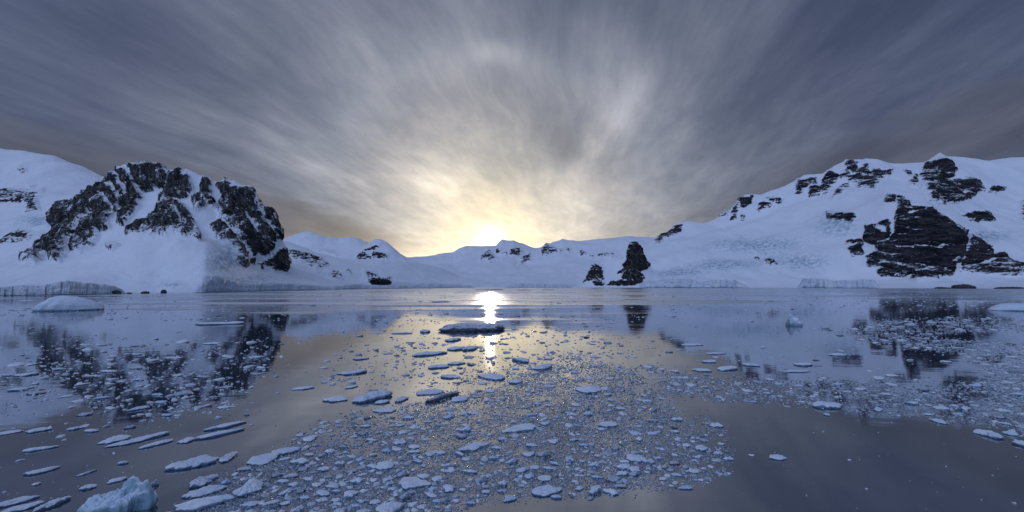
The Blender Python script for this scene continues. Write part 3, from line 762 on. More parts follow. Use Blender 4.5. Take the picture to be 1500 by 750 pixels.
def ice_front(tops, shore, label, seed, thick=26.0, n=None):
    """a broken wall of ice blocks standing on the waterline; tops = (px, py), shore = (px, py)"""
    tops, shore = np.array(tops, float), np.array(shore, float)
    rs = np.random.RandomState(seed)
    # uprights of uneven width: every block is two columns of points close to its edges plus two inside
    xs, off, hf, rec = [], [], [], []
    x = tops[0, 0]
    while x < tops[-1, 0]:
        w = rs.uniform(1.6, 14.0) * rs.uniform(0.5, 1)
        o_, h_ = rs.uniform(0, 1) ** 1.3, rs.uniform(0.80, 1.08)
        sl_ = rs.normal(0, 0.07)
        for t in (0.04, 0.2, 0.4, 0.6, 0.8, 0.96):
            xs.append(x + w * t); off.append(o_ + rs.normal(0, 0.05)); hf.append(h_ * (1 + sl_ * (t - 0.5)) + rs.normal(0, 0.02))
        x += w
    xs = np.array(xs); off = np.array(off); hf = np.array(hf)
    n = len(xs)
    sh = np.interp(xs, shore[:, 0], shore[:, 1])
    tp = np.interp(xs, tops[:, 0], tops[:, 1])
    prof = [(0.05, -0.15), (0.05, 0.03), (0.0, 0.06), (0.04, 0.28), (0.12, 0.50), (0.18, 0.72), (0.26, 0.90), (0.34, 1.0), (0.50, 1.03), (0.55, 1.0), (0.65, 1.02), (0.8, 0.9), (1.0, 0.4), (1.0, -0.15)]
    V = []
    for q, hq in prof:
        for x, s_, t, o_, h_ in zip(xs, sh, tp, off, hf):
            X, Y = on_water(x, s_)
            hgt = at_depth(x, t, Y)[2] * (h_ if q < 0.5 else 1.0)
            e = min(1.0, (x - xs[0]) / 8 + 0.15, (xs[-1] - x) / 8 + 0.15)
            u = Y / F_PX
            Yb = Y + q * thick * (Y / 800) - (o_ * 3.0 * u if q < 0.3 else 0)
            V.append((X * Yb / Y, Yb, max(hgt, 0.8) * hq * e))
    V = np.array(V)
    u = V[:, 1].mean() / F_PX
    V[:, 1] -= u * 2.2 * fbm(V / u * np.array([0.16, 0.1, 0.22]) + seed, 4, 0.6)
    V[:, 2] += u * 0.5 * fbm(V / u * 0.2 + seed + 5, 3) * (V[:, 2] > u)
    m = len(prof)
    idx = np.arange(m * n).reshape(m, n)
    F = np.stack([idx[:-1, :-1], idx[:-1, 1:], idx[1:, 1:], idx[1:, :-1]], -1).reshape(-1, 4)
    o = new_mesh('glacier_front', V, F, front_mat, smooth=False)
    return tag(o, label, 'glacier front', 'glacier fronts along the shore')

shore_l = [(-300, 437), (0, 433.2), (100, 432.2), (200, 430.2), (300, 428.8), (400, 426.3), (470, 424.6), (530, 423.3), (600, 422.3), (700, 421.3), (860, 420.9), (1000, 421.5), (1200, 421.9), (1300, 422.3), (1500, 422.9)]
ice_front([(-120, 420), (0, 421), (30, 418.5), (62, 419), (80, 414), (97, 411.5), (118, 414), (150, 417.5), (165, 419), (178, 424), (185, 429)], shore_l, 'low scalloped blue ice cliff under the smooth snow dome', 1)
ice_front([(282, 425), (296, 415), (310, 406), (325, 405), (345, 411), (372, 416), (400, 414), (440, 416), (480, 420)], shore_l, 'crumbling ice wall below the crevassed flank of the dome', 2)
ice_front([(484, 419), (520, 416), (560, 418), (600, 417), (640, 416), (690, 418.5)], shore_l, 'thin ice edge under the snow shoulder beside the small black outcrop', 3)
ice_front([(738, 418.5), (760, 415.5), (790, 415.5), (830, 416.5), (858, 418)], shore_l, 'distant ice edge straight below the central range', 4)
ice_front([(930, 419), (945, 412), (965, 410.5), (990, 408.5), (1010, 409), (1028, 413), (1045, 410), (1075, 409.5), (1090, 417)], shore_l, 'blue ice cliff just right of the rock spires', 5)
ice_front([(1168, 416), (1176, 409), (1200, 408.5), (1230, 411.5), (1262, 409.5), (1280, 410), (1290, 417)], shore_l, 'blue grey ice cliff standing alone left of the black cliff', 6)

# ------------------------------------------------------------------ floating ice
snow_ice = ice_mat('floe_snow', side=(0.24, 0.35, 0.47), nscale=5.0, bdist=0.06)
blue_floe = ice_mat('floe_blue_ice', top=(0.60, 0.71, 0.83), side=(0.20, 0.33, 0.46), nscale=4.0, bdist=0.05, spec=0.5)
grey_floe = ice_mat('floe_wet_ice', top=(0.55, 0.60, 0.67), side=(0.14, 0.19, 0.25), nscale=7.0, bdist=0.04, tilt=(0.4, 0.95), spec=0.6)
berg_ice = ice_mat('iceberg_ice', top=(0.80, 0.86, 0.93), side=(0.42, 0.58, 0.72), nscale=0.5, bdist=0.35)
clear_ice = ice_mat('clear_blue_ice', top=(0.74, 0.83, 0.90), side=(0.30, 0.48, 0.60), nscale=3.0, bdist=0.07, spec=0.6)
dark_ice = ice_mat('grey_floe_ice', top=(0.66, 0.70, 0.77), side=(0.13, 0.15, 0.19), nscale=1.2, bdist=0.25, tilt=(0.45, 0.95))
brash = brash_mat()

def floe_shape(seed, n=84, rings=16, lump=0.35, ragged=0.22, hump=None, edge=0.42, dome=0, angular=0.75, cant=0.12):
    """unit floe: half-extent 1 in x and y, height 1; returns verts, faces (quads + tip fan as quads)"""
    rs = np.random.RandomState(seed)
    th = np.linspace(0, 2 * np.pi, n, endpoint=False)
    c = np.stack([np.cos(th), np.sin(th), np.zeros(n)], 1)
    rad = 1 + ragged * fbm(c * 1.3 + seed * 5.1, 2) * 2 + ragged * 0.8 * fbm(c * 3.5 + seed * 3.3, 4, 0.6, True)
    ks = rs.randint(5, 9)
    ph = np.linspace(0, 2 * np.pi, ks, endpoint=False) + rs.uniform(-0.4, 0.4, ks)
    dk = rs.uniform(0.62, 1.0, ks)
    cs = np.cos(th[:, None] - ph[None, :])
    shard = np.where(cs > 0.15, dk[None, :] / np.maximum(cs, 0.15), 9).min(1)
    shard = np.minimum(shard, 1.25)
    rad = rad * (angular * shard + (1 - angular) * shard.mean())
    rad = rad / rad.max()
    V = []
    prof = [(0.82, -0.55), (0.91, -0.04), (1.0, edge * 0.35), (0.965, edge * 0.85)]
    for r, z in prof:
        V.append(np.stack([c[:, 0] * rad * r, c[:, 1] * rad * r, np.full(n, z)], 1))
    for k in range(rings):
        r = 0.90 * (1 - (k + 1) / (rings + 0.6)) + 0.03
        q = (1 - r) if not dome else (1 - r ** 3) * 0.5
        V.append(np.stack([c[:, 0] * rad * r, c[:, 1] * rad * r, np.full(n, edge + (0.75 - edge) * min(1, q * 2.0))], 1))
    V = np.concatenate(V)
    up = np.repeat(np.array([0, 0, 0.35, 0.75] + [1.0] * rings), n)
    cx, cy = rs.normal(0, cant, 2)
    V[:, 2] += up * (V[:, 0] * cx + V[:, 1] * cy)
    q = V * np.array([2.2, 2.2, 0])
    V[:, 2] += up * lump * (fbm(q + seed * 7.7, 4, 0.55) * 1.1 + 0.55 * fbm(q * 2.0 + seed, 4, 0.6, True))
    if hump:
        for hx, hy, hr, hh in hump:
            g = np.exp(-(((V[:, 0] - hx) ** 2 + (V[:, 1] - hy) ** 2) / hr ** 2))
            V[:, 2] += up * hh * g
    V[n:, 2] = np.maximum(V[n:, 2], -0.05)
    m = 4 + rings
    idx = np.arange(m * n).reshape(m, n)
    nx = np.roll(idx, -1, axis=1)
    F = np.stack([idx[:-1], nx[:-1], nx[1:], idx[1:]], -1).reshape(-1, 4)
    for ax in (0, 1):
        lo, hi = V[:, ax].min(), V[:, ax].max()
        V[:, ax] = (V[:, ax] - lo) / (hi - lo) * 2 - 1
    V = np.vstack([V, V[-n:].mean(0)])
    last = idx[-1]
    cap = np.stack([last[0::2], last[1::2], np.roll(last[0::2], -1), np.full(n // 2, m * n)], -1)
    F = np.vstack([F, cap])
    return V, F

def rot2(V, ang, sx, sy, sz):
    W = V * np.array([sx, sy, sz])
    c, s = math.cos(ang), math.sin(ang)
    return np.stack([W[:, 0] * c - W[:, 1] * s, W[:, 0] * s + W[:, 1] * c, W[:, 2]], 1)

OCC = []     # photo-pixel boxes already taken by named floes
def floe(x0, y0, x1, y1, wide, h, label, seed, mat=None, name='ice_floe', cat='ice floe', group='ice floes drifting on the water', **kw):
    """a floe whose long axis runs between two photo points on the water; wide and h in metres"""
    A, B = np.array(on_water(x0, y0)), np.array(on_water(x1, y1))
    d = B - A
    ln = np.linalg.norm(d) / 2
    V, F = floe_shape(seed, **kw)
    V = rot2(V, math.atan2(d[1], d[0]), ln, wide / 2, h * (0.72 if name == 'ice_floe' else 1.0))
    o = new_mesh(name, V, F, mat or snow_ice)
    c = (A + B) / 2
    o.location = (c[0], c[1], 0.0)
    tag(o, label, cat, group)
    OCC.append((min(x0, x1) - 3, min(y0, y1) - 5, max(x0, x1) + 3, max(y0, y1) + 4))
    return o

B_ = 'small icebergs'
floe(46, 456, 154, 453, 11, 5.2, 'smooth white domed iceberg with a pointed right tip near the left shore', 3, berg_ice, 'iceberg', 'iceberg', B_, lump=0.10, ragged=0.10, edge=0.10, dome=1, angular=0.2, cant=0, hump=[(-0.2, 0, 0.55, 0.30), (0.82, 0, 0.10, 0.45)], n=80, rings=16)
floe(1448, 454, 1530, 456, 10, 3.4, 'flat white iceberg cut by the right edge of the picture', 8, berg_ice, 'iceberg', 'iceberg', B_, lump=0.15, ragged=0.12, edge=0.12, dome=1, n=64, rings=12)
floe(641, 484, 739, 482, 9.0, 1.6, 'large dark flat floe with lumpy grey snow in the sun path', 12, dark_ice, lump=0.75, ragged=0.4, n=110, rings=24)
floe(1150, 476, 1176, 477, 2.6, 1.5, 'small white growler with an upright horn in the blue reflection on the right', 21, berg_ice, 'iceberg', 'iceberg', B_, lump=0.3, hump=[(-0.3, 0, 0.3, 0.9), (0.3, 0, .3, .3)])
floe(284, 476, 358, 474, 3.2, 0.8, 'long thin floe with a small upright knob at its right end', 22, lump=0.3, hump=[(0.82, 0, 0.12, 1.6), (0.5, 0, .3, .5)])
floe(30, 440, 52, 441, 5, 0.5, 'thin flat floe touching the left side of the domed iceberg', 23)
# the jagged block at the bottom left
blk = floe(122, 748, 232, 741, 1.7, 0.62, 'jagged glassy blue ice block standing tall in the bottom left corner', 31, clear_ice, 'ice_block', 'ice block', None, lump=0.6, ragged=0.35, n=120, rings=24,
           hump=[(0.22, 0.15, 0.22, 1.1), (0.38, 0.0, 0.16, 0.6), (0.66, -0.05, 0.15, 0.95), (0.50, -0.3, 0.2, 0.45), (-0.1, 0.1, 0.2, 0.35), (-0.6, 0.0, 0.35, 0.15), (0.84, 0.15, 0.08, 0.5), (0.10, -0.3, 0.10, 0.4)])
floe(297, 632, 361, 618, 0.85, 0.26, 'upper of two long parallel snowy floes at the edge of the reflection', 41, lump=0.2, edge=0.6)
floe(284, 644, 359, 629, 0.80, 0.26, 'lower of two long parallel snowy floes at the edge of the reflection', 42, lump=0.3, edge=0.6)
floe(262, 650, 284, 643, 0.75, 0.25, 'stubby grey floe at the left tip of the lower parallel floe', 43, lump=0.3)
floe(141, 650, 192, 640, 1.25, 0.28, 'broad rounded floe at the head of the long strip left of centre', 44, lump=0.3)
floe(153, 657, 250, 635, 0.75, 0.24, 'long narrow strip of ice below the broad rounded floe', 45, lump=0.4, edge=0.6)
floe(202, 658, 256, 644, 0.60, 0.22, 'narrow bent floe under the right half of the long strip', 46, lump=0.4)
floe(240, 690, 323, 671, 1.35, 0.34, 'wide lumpy snow covered floe with a dark underside, lower left', 47, lump=0.6, ragged=0.3, n=80, rings=16)
floe(362, 682, 412, 667, 1.5, 0.36, 'rounded thick floe with a pale blue rim at the left margin of the pack', 48, lump=0.35, n=64)
floe(395, 668, 440, 657, 0.9, 0.30, 'thick ridge shaped floe touching the rounded floe above', 49, lump=0.4)
floe(322, 679, 344, 663, 0.7, 0.22, 'short knobbly floe right of the wide lumpy one', 50, lump=0.5)
floe(275, 716, 322, 699, 0.8, 0.30, 'stepped slab of snow with two ledges near the bottom', 51, lump=0.8, ragged=0.35)
floe(265, 730, 335, 714, 0.8, 0.26, 'flat ragged slab under the stepped slab', 52, lump=0.5, ragged=0.35)
floe(252, 750, 345, 731, 0.95, 0.42, 'longest smooth white floe running out of the bottom edge', 53, lump=0.3, n=70)
floe(340, 728, 385, 712, 1.0, 0.40, 'bright white floe with a peaked right end near the bottom', 54, lump=0.5, hump=[(0.4, 0.2, 0.4, 0.7)])
floe(34, 698, 90, 684, 0.55, 0.24, 'long thin dark edged floe near the left edge', 55, lump=0.3)
floe(31, 662, 86, 655, 0.55, 0.2, 'slim pale floe above the long thin dark edged one', 56, lump=0.4)
floe(112, 699, 143, 688, 0.2, 0.12, 'broken sliver of ice right of the long thin floe', 57, lump=0.5, ragged=0.4)
floe(115, 719, 143, 711, 0.55, 0.2, 'short tilted floe just above the jagged block', 58, lump=0.4)
floe(155, 709, 187, 700, 0.5, 0.18, 'plain oval floe above the top of the jagged block', 59, lump=0.3)
floe(46, 712, 61, 708, 0.32, 0.14, 'tiny round floe between the thin floes and the corner stack', 60)
floe(-10, 745, 60, 727, 0.5, 0.24, 'upper strip of the layered floes in the bottom left corner', 61, lump=0.4)
floe(-14, 758, 66, 737, 0.5, 0.24, 'lower strip of the layered floes in the bottom left corner', 62, lump=0.4)
floe(44, 752, 104, 730, 0.6, 0.28, 'thin pointed floe between the layered strips and the jagged block', 63, lump=0.5, ragged=0.35)
floe(-20, 640, 35, 631, 0.8, 0.2, 'long low strip cut by the left edge under the reflection', 64, lump=0.3)
floe(36, 634, 78, 628, 0.9, 0.26, 'low strip ending in a bright white tip near the left edge', 65, lump=0.3, hump=[(0.85, 0, 0.15, 1.6)])
floe(97, 631, 118, 627, 0.7, 0.2, 'small grey floe just right of the white tipped strip', 66)
floe(117, 628, 130, 622, 0.5, 0.16, 'tiny slanted floe touching the small grey one', 67)
# middle water
floe(493, 549, 538, 544, 1.8, 0.42, 'low grey white floe alone in the smooth water left of the sun path', 71, lump=0.4)
floe(472, 588, 509, 584, 1.5, 0.35, 'flat left hand floe of the pair above the pack edge', 72, lump=0.4)
floe(515, 590, 574, 578, 1.7, 0.55, 'heaped right hand floe of the pair above the pack edge', 73, lump=0.7, hump=[(0.5, 0.1, 0.4, 0.7)])
floe(549, 592, 570, 588, 0.8, 0.3, 'small floe hugging the underside of the heaped one', 74)
floe(579, 590, 594, 583, 0.8, 0.3, 'small upright lump of ice right of the heaped floe', 75, lump=0.7)
floe(427, 571, 461, 568, 0.9, 0.25, 'thin flat floe above and left of the pair', 76)
floe(504, 569, 525, 566, 0.7, 0.2, 'thin flat floe right above the pair', 77)
floe(609, 578, 650, 573, 1.7, 0.36, 'oval pale floe at the upper corner of the pack', 78, lump=0.25)
floe(622, 591, 672, 576, 0.7, 0.45, 'dark curved floe overlapping the oval pale one', 79, dark_ice, lump=0.6)
floe(660, 588, 686, 583, 1.5, 0.32, 'rounded floe at the right end of the dark curved one', 80, lump=0.25)
floe(602, 521, 656, 517, 2.2, 0.5, 'long two lobed floe left of the sun glint', 81, lump=0.5, ragged=0.35)
floe(627, 540, 658, 536, 1.8, 0.42, 'rounded grey floe below the two lobed one', 82)
floe(655, 534, 682, 532, 1.4, 0.36, 'flat grey floe level with the glint, right of the rounded grey one', 83)
floe(645, 553, 675, 552, 1.6, 0.36, 'broad flat floe below the rounded grey floe', 84)
floe(656, 513, 682, 510, 2.0, 0.5, 'dark peaked floe at the left rim of the sun glint', 85, lump=0.6)
floe(678, 514, 698, 509, 1.9, 0.6, 'rounded blue floe touching the dark peaked one', 86, lump=0.4)
floe(653, 500, 673, 497, 2.2, 0.5, 'hump backed floe under the large dark flat floe', 87, lump=0.6)
floe(573, 489, 604, 488, 1.6, 0.35, 'slim dark floe left of the large dark flat floe', 88)
floe(616, 487, 630, 486, 2.0, 0.7, 'knobbly floe close to the left end of the large dark floe', 89, lump=0.7)
floe(517, 527, 541, 525, 1.1, 0.3, 'slim floe beside the lower left of the sun path', 90)
floe(786, 542, 806, 536, 1.8, 0.55, 'bright rounded floe below the sun glint on the right', 91, lump=0.5)
floe(751, 526, 776, 531, 1.8, 0.5, 'slanting ragged floe below the sun glint', 92, lump=0.6)
floe(702, 550, 738, 556, 2.0, 0.45, 'wide floe topping the pack below the sun glint', 93, lump=0.5)
floe(745, 560, 766, 560, 1.5, 0.4, 'pale oval floe in the upper rim of the pack', 94)
# in the pack
floe(846, 574, 880, 571, 2.2, 0.45, 'largest floe in the upper right of the pack with a dark waterline', 101, lump=0.4)
floe(874, 624, 905, 622, 1.1, 0.30, 'bright flat floe right of the middle of the pack', 102, lump=0.25)
floe(917, 674, 944, 672, 1.1, 0.34, 'bright egg shaped floe near the right end of the pack', 103, lump=0.25)
floe(922, 690, 939, 688, 0.7, 0.25, 'small egg shaped floe under the bright one', 104, lump=0.25)
floe(1020, 660, 1035, 657, 0.65, 0.28, 'small dark edged floe at the right rim of the pack', 105, lump=0.5)
floe(1127, 672, 1149, 670, 0.75, 0.22, 'lone white floe in the open water right of the pack', 106, lump=0.25)
floe(1097, 668, 1105, 667, 0.3, 0.1, 'tiny pale floe just left of the lone white floe', 107)
floe(865, 725, 881, 714, 0.5, 0.3, 'tilted white block in the bottom fringe of the pack', 108, lump=0.5)
floe(900, 697, 921, 694, 0.5, 0.24, 'barrel shaped floe in the lower right of the pack', 109, lump=0.3)
floe(583, 713, 628, 704, 1.35, 0.34, 'widest pale blue slab in the lower middle of the pack', 110, lump=0.35, n=70, rings=14)
floe(550, 688, 575, 680, 1.2, 0.3, 'pale blue slab above and left of the widest one', 111, lump=0.3)
floe(502, 731, 522, 722, 0.6, 0.28, 'bright tilted chip near the bottom middle', 112, lump=0.4)
floe(545, 602, 580, 602, 1.2, 0.26, 'flat oval floe on the upper left rim of the pack', 113, lump=0.2)
floe(443, 646, 467, 641, 0.9, 0.26, 'pale smooth floe at the left rim of the pack', 114, lump=0.2)
floe(778, 724, 824, 718, 0.9, 0.3, 'white ragged slab on the bottom rim of the pack', 115, lump=0.5)
floe(552, 755, 590, 742, 1.1, 0.4, 'thick blue floe cut by the bottom edge at the middle', 116, lump=0.4)
floe(735, 634, 785, 625, 1.3, 0.32, 'long two lobed blue floe in the heart of the pack', 117, lump=0.4, ragged=0.3)
floe(670, 662, 718, 652, 0.8, 0.34, 'ridged floe with a pale left end in the heart of the pack', 118, lump=0.5)
# right side
floe(1192, 597, 1232, 594, 1.7, 0.4, 'peaked white floe on the edge of the right hand ice band', 121, lump=0.5, hump=[(-0.4, 0, 0.4, 0.5)])
floe(1206, 607, 1217, 609, 0.7, 0.2, 'small grey floe in open water under the peaked one', 122)
floe(1426, 632, 1471, 644, 1.0, 0.34, 'ragged white floe trailing below the right hand band', 123, lump=0.6, ragged=0.3)
floe(1482, 650, 1520, 655, 1.2, 0.34, 'bright floe cut by the right edge below the band', 124)
floe(1365, 615, 1389, 622, 0.8, 0.24, 'slanting floe hanging off the lower edge of the right hand band', 125)
floe(1217, 521, 1239, 520, 1.6, 0.36, 'low white floe alone in the dark reflection on the right', 126)
floe(1164, 535, 1193, 535, 1.5, 0.4, 'long white floe upper right of the pack tip', 127)
floe(1085, 534, 1114, 537, 1.4, 0.36, 'white floe just right of the bright water', 128)
floe(1141, 545, 1188, 544, 1.0, 0.22, 'thin strip of ice under the long white floe', 129)
floe(1053, 543, 1076, 539, 1.5, 0.5, 'dark edged rounded floe at the rim of the bright water', 130)
floe(1013, 542, 1043, 544, 1.6, 0.34, 'flat ice plate in the bright water near its right rim', 131)
floe(1027, 530, 1051, 530, 1.6, 0.36, 'thin dark floe crossing the edge of the bright water', 132)
floe(1033, 518, 1064, 518, 1.4, 0.24, 'pale thin floe above the thin dark one', 133)
floe(998, 506, 1028, 505, 2.0, 0.3, 'pale plate of ice floating below the spire reflection, right', 134)
floe(1297, 551, 1315, 550, 1.2, 0.2, 'faint flat floe in the dark water before the right hand band', 135)
floe(1377, 530, 1394, 531, 1.4, 0.3, 'small bright floe inside the dark water on the right', 136)
floe(695, 424.6, 738, 424.6, 14, 1.6, 'dark flat iceberg on the horizon under the sun', 141, dark_ice, 'iceberg', 'iceberg', B_, lump=0.2)
floe(758, 425.2, 778, 425.2, 10, 1.3, 'second dark iceberg on the horizon, right of the sun glint', 142, dark_ice, 'iceberg', 'iceberg', B_, lump=0.2)
floe(794, 424.8, 812, 424.8, 10, 1.2, 'third dark iceberg on the horizon nearest the spires', 143, dark_ice, 'iceberg', 'iceberg', B_, lump=0.2)
floe(632, 443, 660, 442.4, 6, 1.1, 'dark floe in the bright rippled water left of the sun glint', 144, dark_ice)

# shore rocks
def shore_rock(px, py, w, h, seed, label):
    X, Y = on_water(px, py)
    V, F = floe_shape(seed, lump=0.5, ragged=0.3, edge=0.4)
    V = rot2(V, 0, w / 2, w / 3, h)
    o = new_mesh('shore_rock', V, F, rock_m)
    o.location = (X, Y, 0)
    tag(o, label, 'rock', 'dark rocks on the waterline')
rock_m, T_ = new_mat('shore_stone')
g_ = T_.node('ShaderNodeNewGeometry').outputs['Position']
b_ = T_.node('ShaderNodeBsdfPrincipled')
T_.put(b_.inputs['Base Color'], T_.ramp(T_.noise(g_, 0.8, 5, 0.6), [(0.35, (0.02, 0.022, 0.028)), (0.62, (0.06, 0.058, 0.06)), (0.72, (0.5, 0.53, 0.58))]))
b_.inputs['Roughness'].default_value = 0.8
T_.put(b_.inputs['Normal'], bump(T_, T_.noise(g_, 1.6, 5, 0.65), 0.6))
T_.l.new(b_.outputs[0], T_.node('ShaderNodeOutputMaterial').inputs[0])
for i, (px, py, w, h, lb) in enumerate([
        (168, 430.8, 12, 4.0, 'slanting dark rock at the right end of the scalloped ice cliff'), (190, 430.6, 6, 1.5, 'flat dark rock first along the snow foot right of the scalloped cliff'),
        (212, 430.2, 9, 2.6, 'rounded dark rock in the middle of the smooth snow foot'), (240, 429.8, 6, 4.2, 'snow capped boulder left of the crumbling ice wall'),
        (1412, 422.6, 46, 9, 'rounded black rock on the shore below the right cliff'), (1380, 422.6, 40, 3.5, 'flat black ledge left of the rounded shore rock'),
        (1480, 422.9, 60, 4.0, 'long black ledge at the right edge of the shore')]):
    shore_rock(px, py, w, h, 60 + i, lb)

# ---- scattered floes: sampled per area of the photo, drawn from a handful of shapes
def in_poly(x, y, pl):
    return poly_sd(np.array([x]), np.array([y]), pl)[0] > 0

R_ = np.random.RandomState(11)
def sample(pl, n, edge_soft=0.0, clump=0.7):
    q = np.asarray(pl, float)
    out = []
    while len(out) < n:
        m = max(256, n * 2)
        x = R_.uniform(q[:, 0].min() - edge_soft, q[:, 0].max() + edge_soft, m)
        y = R_.uniform(q[:, 1].min() - edge_soft, q[:, 1].max() + edge_soft, m)
        sd = poly_sd(x, y, pl) + R_.normal(0, 1, m) * edge_soft * 0.5 + 10 * fbm(np.stack([x / 40, y / 14, y * 0 + 3], 1), 3) * (1 if edge_soft else 0)
        cl_ = fbm(np.stack([x / 55 + y / 60, y / 16, y * 0 + 7], 1), 4, 0.6)
        ok = (sd > 0) & (y > 424) & (R_.random_sample(m) < np.clip(0.62 + clump * cl_ * 1.9, 0.08, 1))
        out += list(zip(x[ok], y[ok]))
    return np.array(out[:n])

PACK = [(215, 770), (290, 735), (350, 700), (400, 660), (450, 628), (520, 608), (600, 592), (650, 570), (700, 545), (780, 530), (840, 515), (872, 520), (900, 532), (960, 540), (1040, 556), (1110, 572), (1080, 588), (990, 576), (968, 580),
        (1000, 598), (1040, 612), (1060, 635), (1078, 665), (1062, 695), (1010, 712), (930, 722), (850, 728), (760, 728), (680, 742), (640, 770)]
CORE = [(420, 770), (440, 690), (520, 620), (640, 600), (720, 560), (840, 530), (930, 545), (980, 570), (960, 585), (1010, 620), (1040, 650), (1010, 700), (900, 712), (760, 715), (620, 750), (560, 770)]
BAND = [(940, 535), (1040, 552), (1150, 555), (1260, 556), (1380, 566), (1530, 545), (1530, 655), (1470, 625), (1380, 616), (1330, 606), (1280, 612), (1230, 596), (1150, 592), (1060, 588), (985, 574)]
FIELD = [(1195, 484), (1260, 478), (1290, 468), (1530, 464), (1530, 486), (1470, 487), (1380, 488), (1375, 494), (1440, 499), (1530, 502), (1530, 580), (1470, 575), (1430, 560), (1440, 535), (1400, 518), (1320, 508), (1260, 500)]
LEFTD = [(60, 500), (150, 490), (250, 500), (400, 495), (400, 540), (340, 600), (250, 615), (150, 600), (60, 590), (0, 600), (0, 540)]
LEFTS = [(-10, 470), (420, 455), (520, 480), (470, 560), (350, 620), (0, 640)]
SUNP = [(520, 470), (900, 470), (980, 520), (820, 530), (700, 560), (560, 580), (470, 560)]
MID = [(560, 500), (870, 480), (920, 520), (800, 530), (700, 545), (620, 560), (560, 540)]
FARB = [(0, 434), (540, 426), (860, 424), (1500, 426), (1500, 450), (900, 470), (0, 470)]
RIGHTS = [(880, 470), (1290, 465), (1400, 560), (1240, 560), (1000, 545)]
OPENB = [(1000, 590), (1200, 600), (1500, 650), (1500, 750), (950, 750), (1080, 700)]
LEFTB = [(0, 600), (450, 580), (450, 610), (250, 720), (0, 750)]
FRONT = [(230, 765), (330, 690), (450, 650), (620, 690), (700, 740), (640, 765)]

# (area, count, photo width min, max, tint mean, name of area for labels)
AREAS = [
    (PACK, 820, 7, 20, 0.80, 'pack', 8), (CORE, 620, 5, 17, 0.75, 'pack', 0), (FRONT, 700, 9, 34, 0.9, 'lower pack', 4), (BAND, 330, 6, 24, 0.85, 'band', 5), (FIELD, 420, 3, 15, 0.85, 'field', 3),
    (LEFTD, 210, 5, 28, 0.9, 'reflection', 0), (LEFTS, 190, 3, 20, 0.9, 'left water', 0), (SUNP, 280, 3, 18, 0.8, 'sun path', 0), (MID, 170, 5, 24, 0.8, 'sun path', 0),
    (FARB, 420, 3, 18, 0.85, 'far water', 0), (RIGHTS, 50, 5, 18, 0.9, 'right water', 0), (LEFTB, 26, 4, 16, 0.85, 'lower left', 0), (OPENB, 12, 2, 6, 0.8, 'open', 0)]
cand = []
bigs = []
for pl, n, w0, w1, tint, nm, soft in AREAS:
    P = sample(pl, n, soft)
    for x, y in P:
        if any(b[0] < x < b[2] and b[1] < y < b[3] for b in OCC): continue
        s = R_.random_sample() ** 2.4
        w = w0 + (w1 - w0) * s
        near = np.clip((y - 420) / 330, 0.04, 1)
        w = w * (0.45 + 0.75 * near) if nm not in ('reflection', 'field') else w
        if w > 9:      # bigger floes keep clear of one another
            if any(abs(x - c_[0]) < 0.48 * (w + c_[2]) and abs(y - c_[1]) < 0.22 * (w + c_[2]) for c_ in bigs): continue
            bigs.append((x, y, w))
        cand.append((x, y, w, nm, tint))
cand.sort(key=lambda c: -c[2] * c[2] * (c[1] - 415))
NIND = 205
SHAPES = [('rounded', dict(lump=0.30, ragged=0.20)), ('ragged', dict(lump=0.45, ragged=0.55)), ('humped', dict(lump=0.4, ragged=0.25, hump=[(0.2, 0, 0.4, 0.9)])), ('flat', dict(lump=0.12, ragged=0.25)),
          ('lumpy', dict(lump=0.85, ragged=0.3)), ('angular', dict(lump=0.3, ragged=0.5))]
protos = []
for i in range(18):
    nm, kw = SHAPES[i % 6]
    V, F = floe_shape(300 + i, n=48, rings=9, **kw)
    protos.append((nm, V, F))
small = [floe_shape(400 + i, n=14, rings=2, lump=0.5, ragged=0.3, angular=0.95, cant=0.3) for i in range(40)]

def dims(x, y, w):
    X, Y = on_water(x, y)
    mpp = math.hypot(Y, EYE) / F_PX
    return X, Y, w * mpp

placed, rest = [], []
for i, c in enumerate(cand):
    (placed if i < NIND else rest).append(c)
meshes = {}
info = []
for x, y, w, nm, tint in placed:
    X, Y, wid = dims(x, y, w)
    k = R_.randint(18)
    kind, V, F = protos[k]
    asp = R_.uniform(0.40, 0.85) if y > 570 else R_.uniform(0.30, 0.65)
    tilt = R_.normal(0, 0.35) + (0.35 if x < 450 and y > 560 else 0.0)
    if k not in meshes:
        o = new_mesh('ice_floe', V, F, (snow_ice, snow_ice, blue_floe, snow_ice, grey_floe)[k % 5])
        meshes[k] = o
    else:
        o = meshes[k].copy()
        COL.objects.link(o)
    o.location = (X, Y, 0)
    o.rotation_euler = (0, 0, tilt)
    hh = min(0.42, 0.07 + wid * R_.uniform(0.05, 0.15)) * (1.0 if y > 570 else 0.7)
    o.scale = (wid / 2, wid / 2 * asp, hh)
    info.append((x, y, w, nm, kind, o))

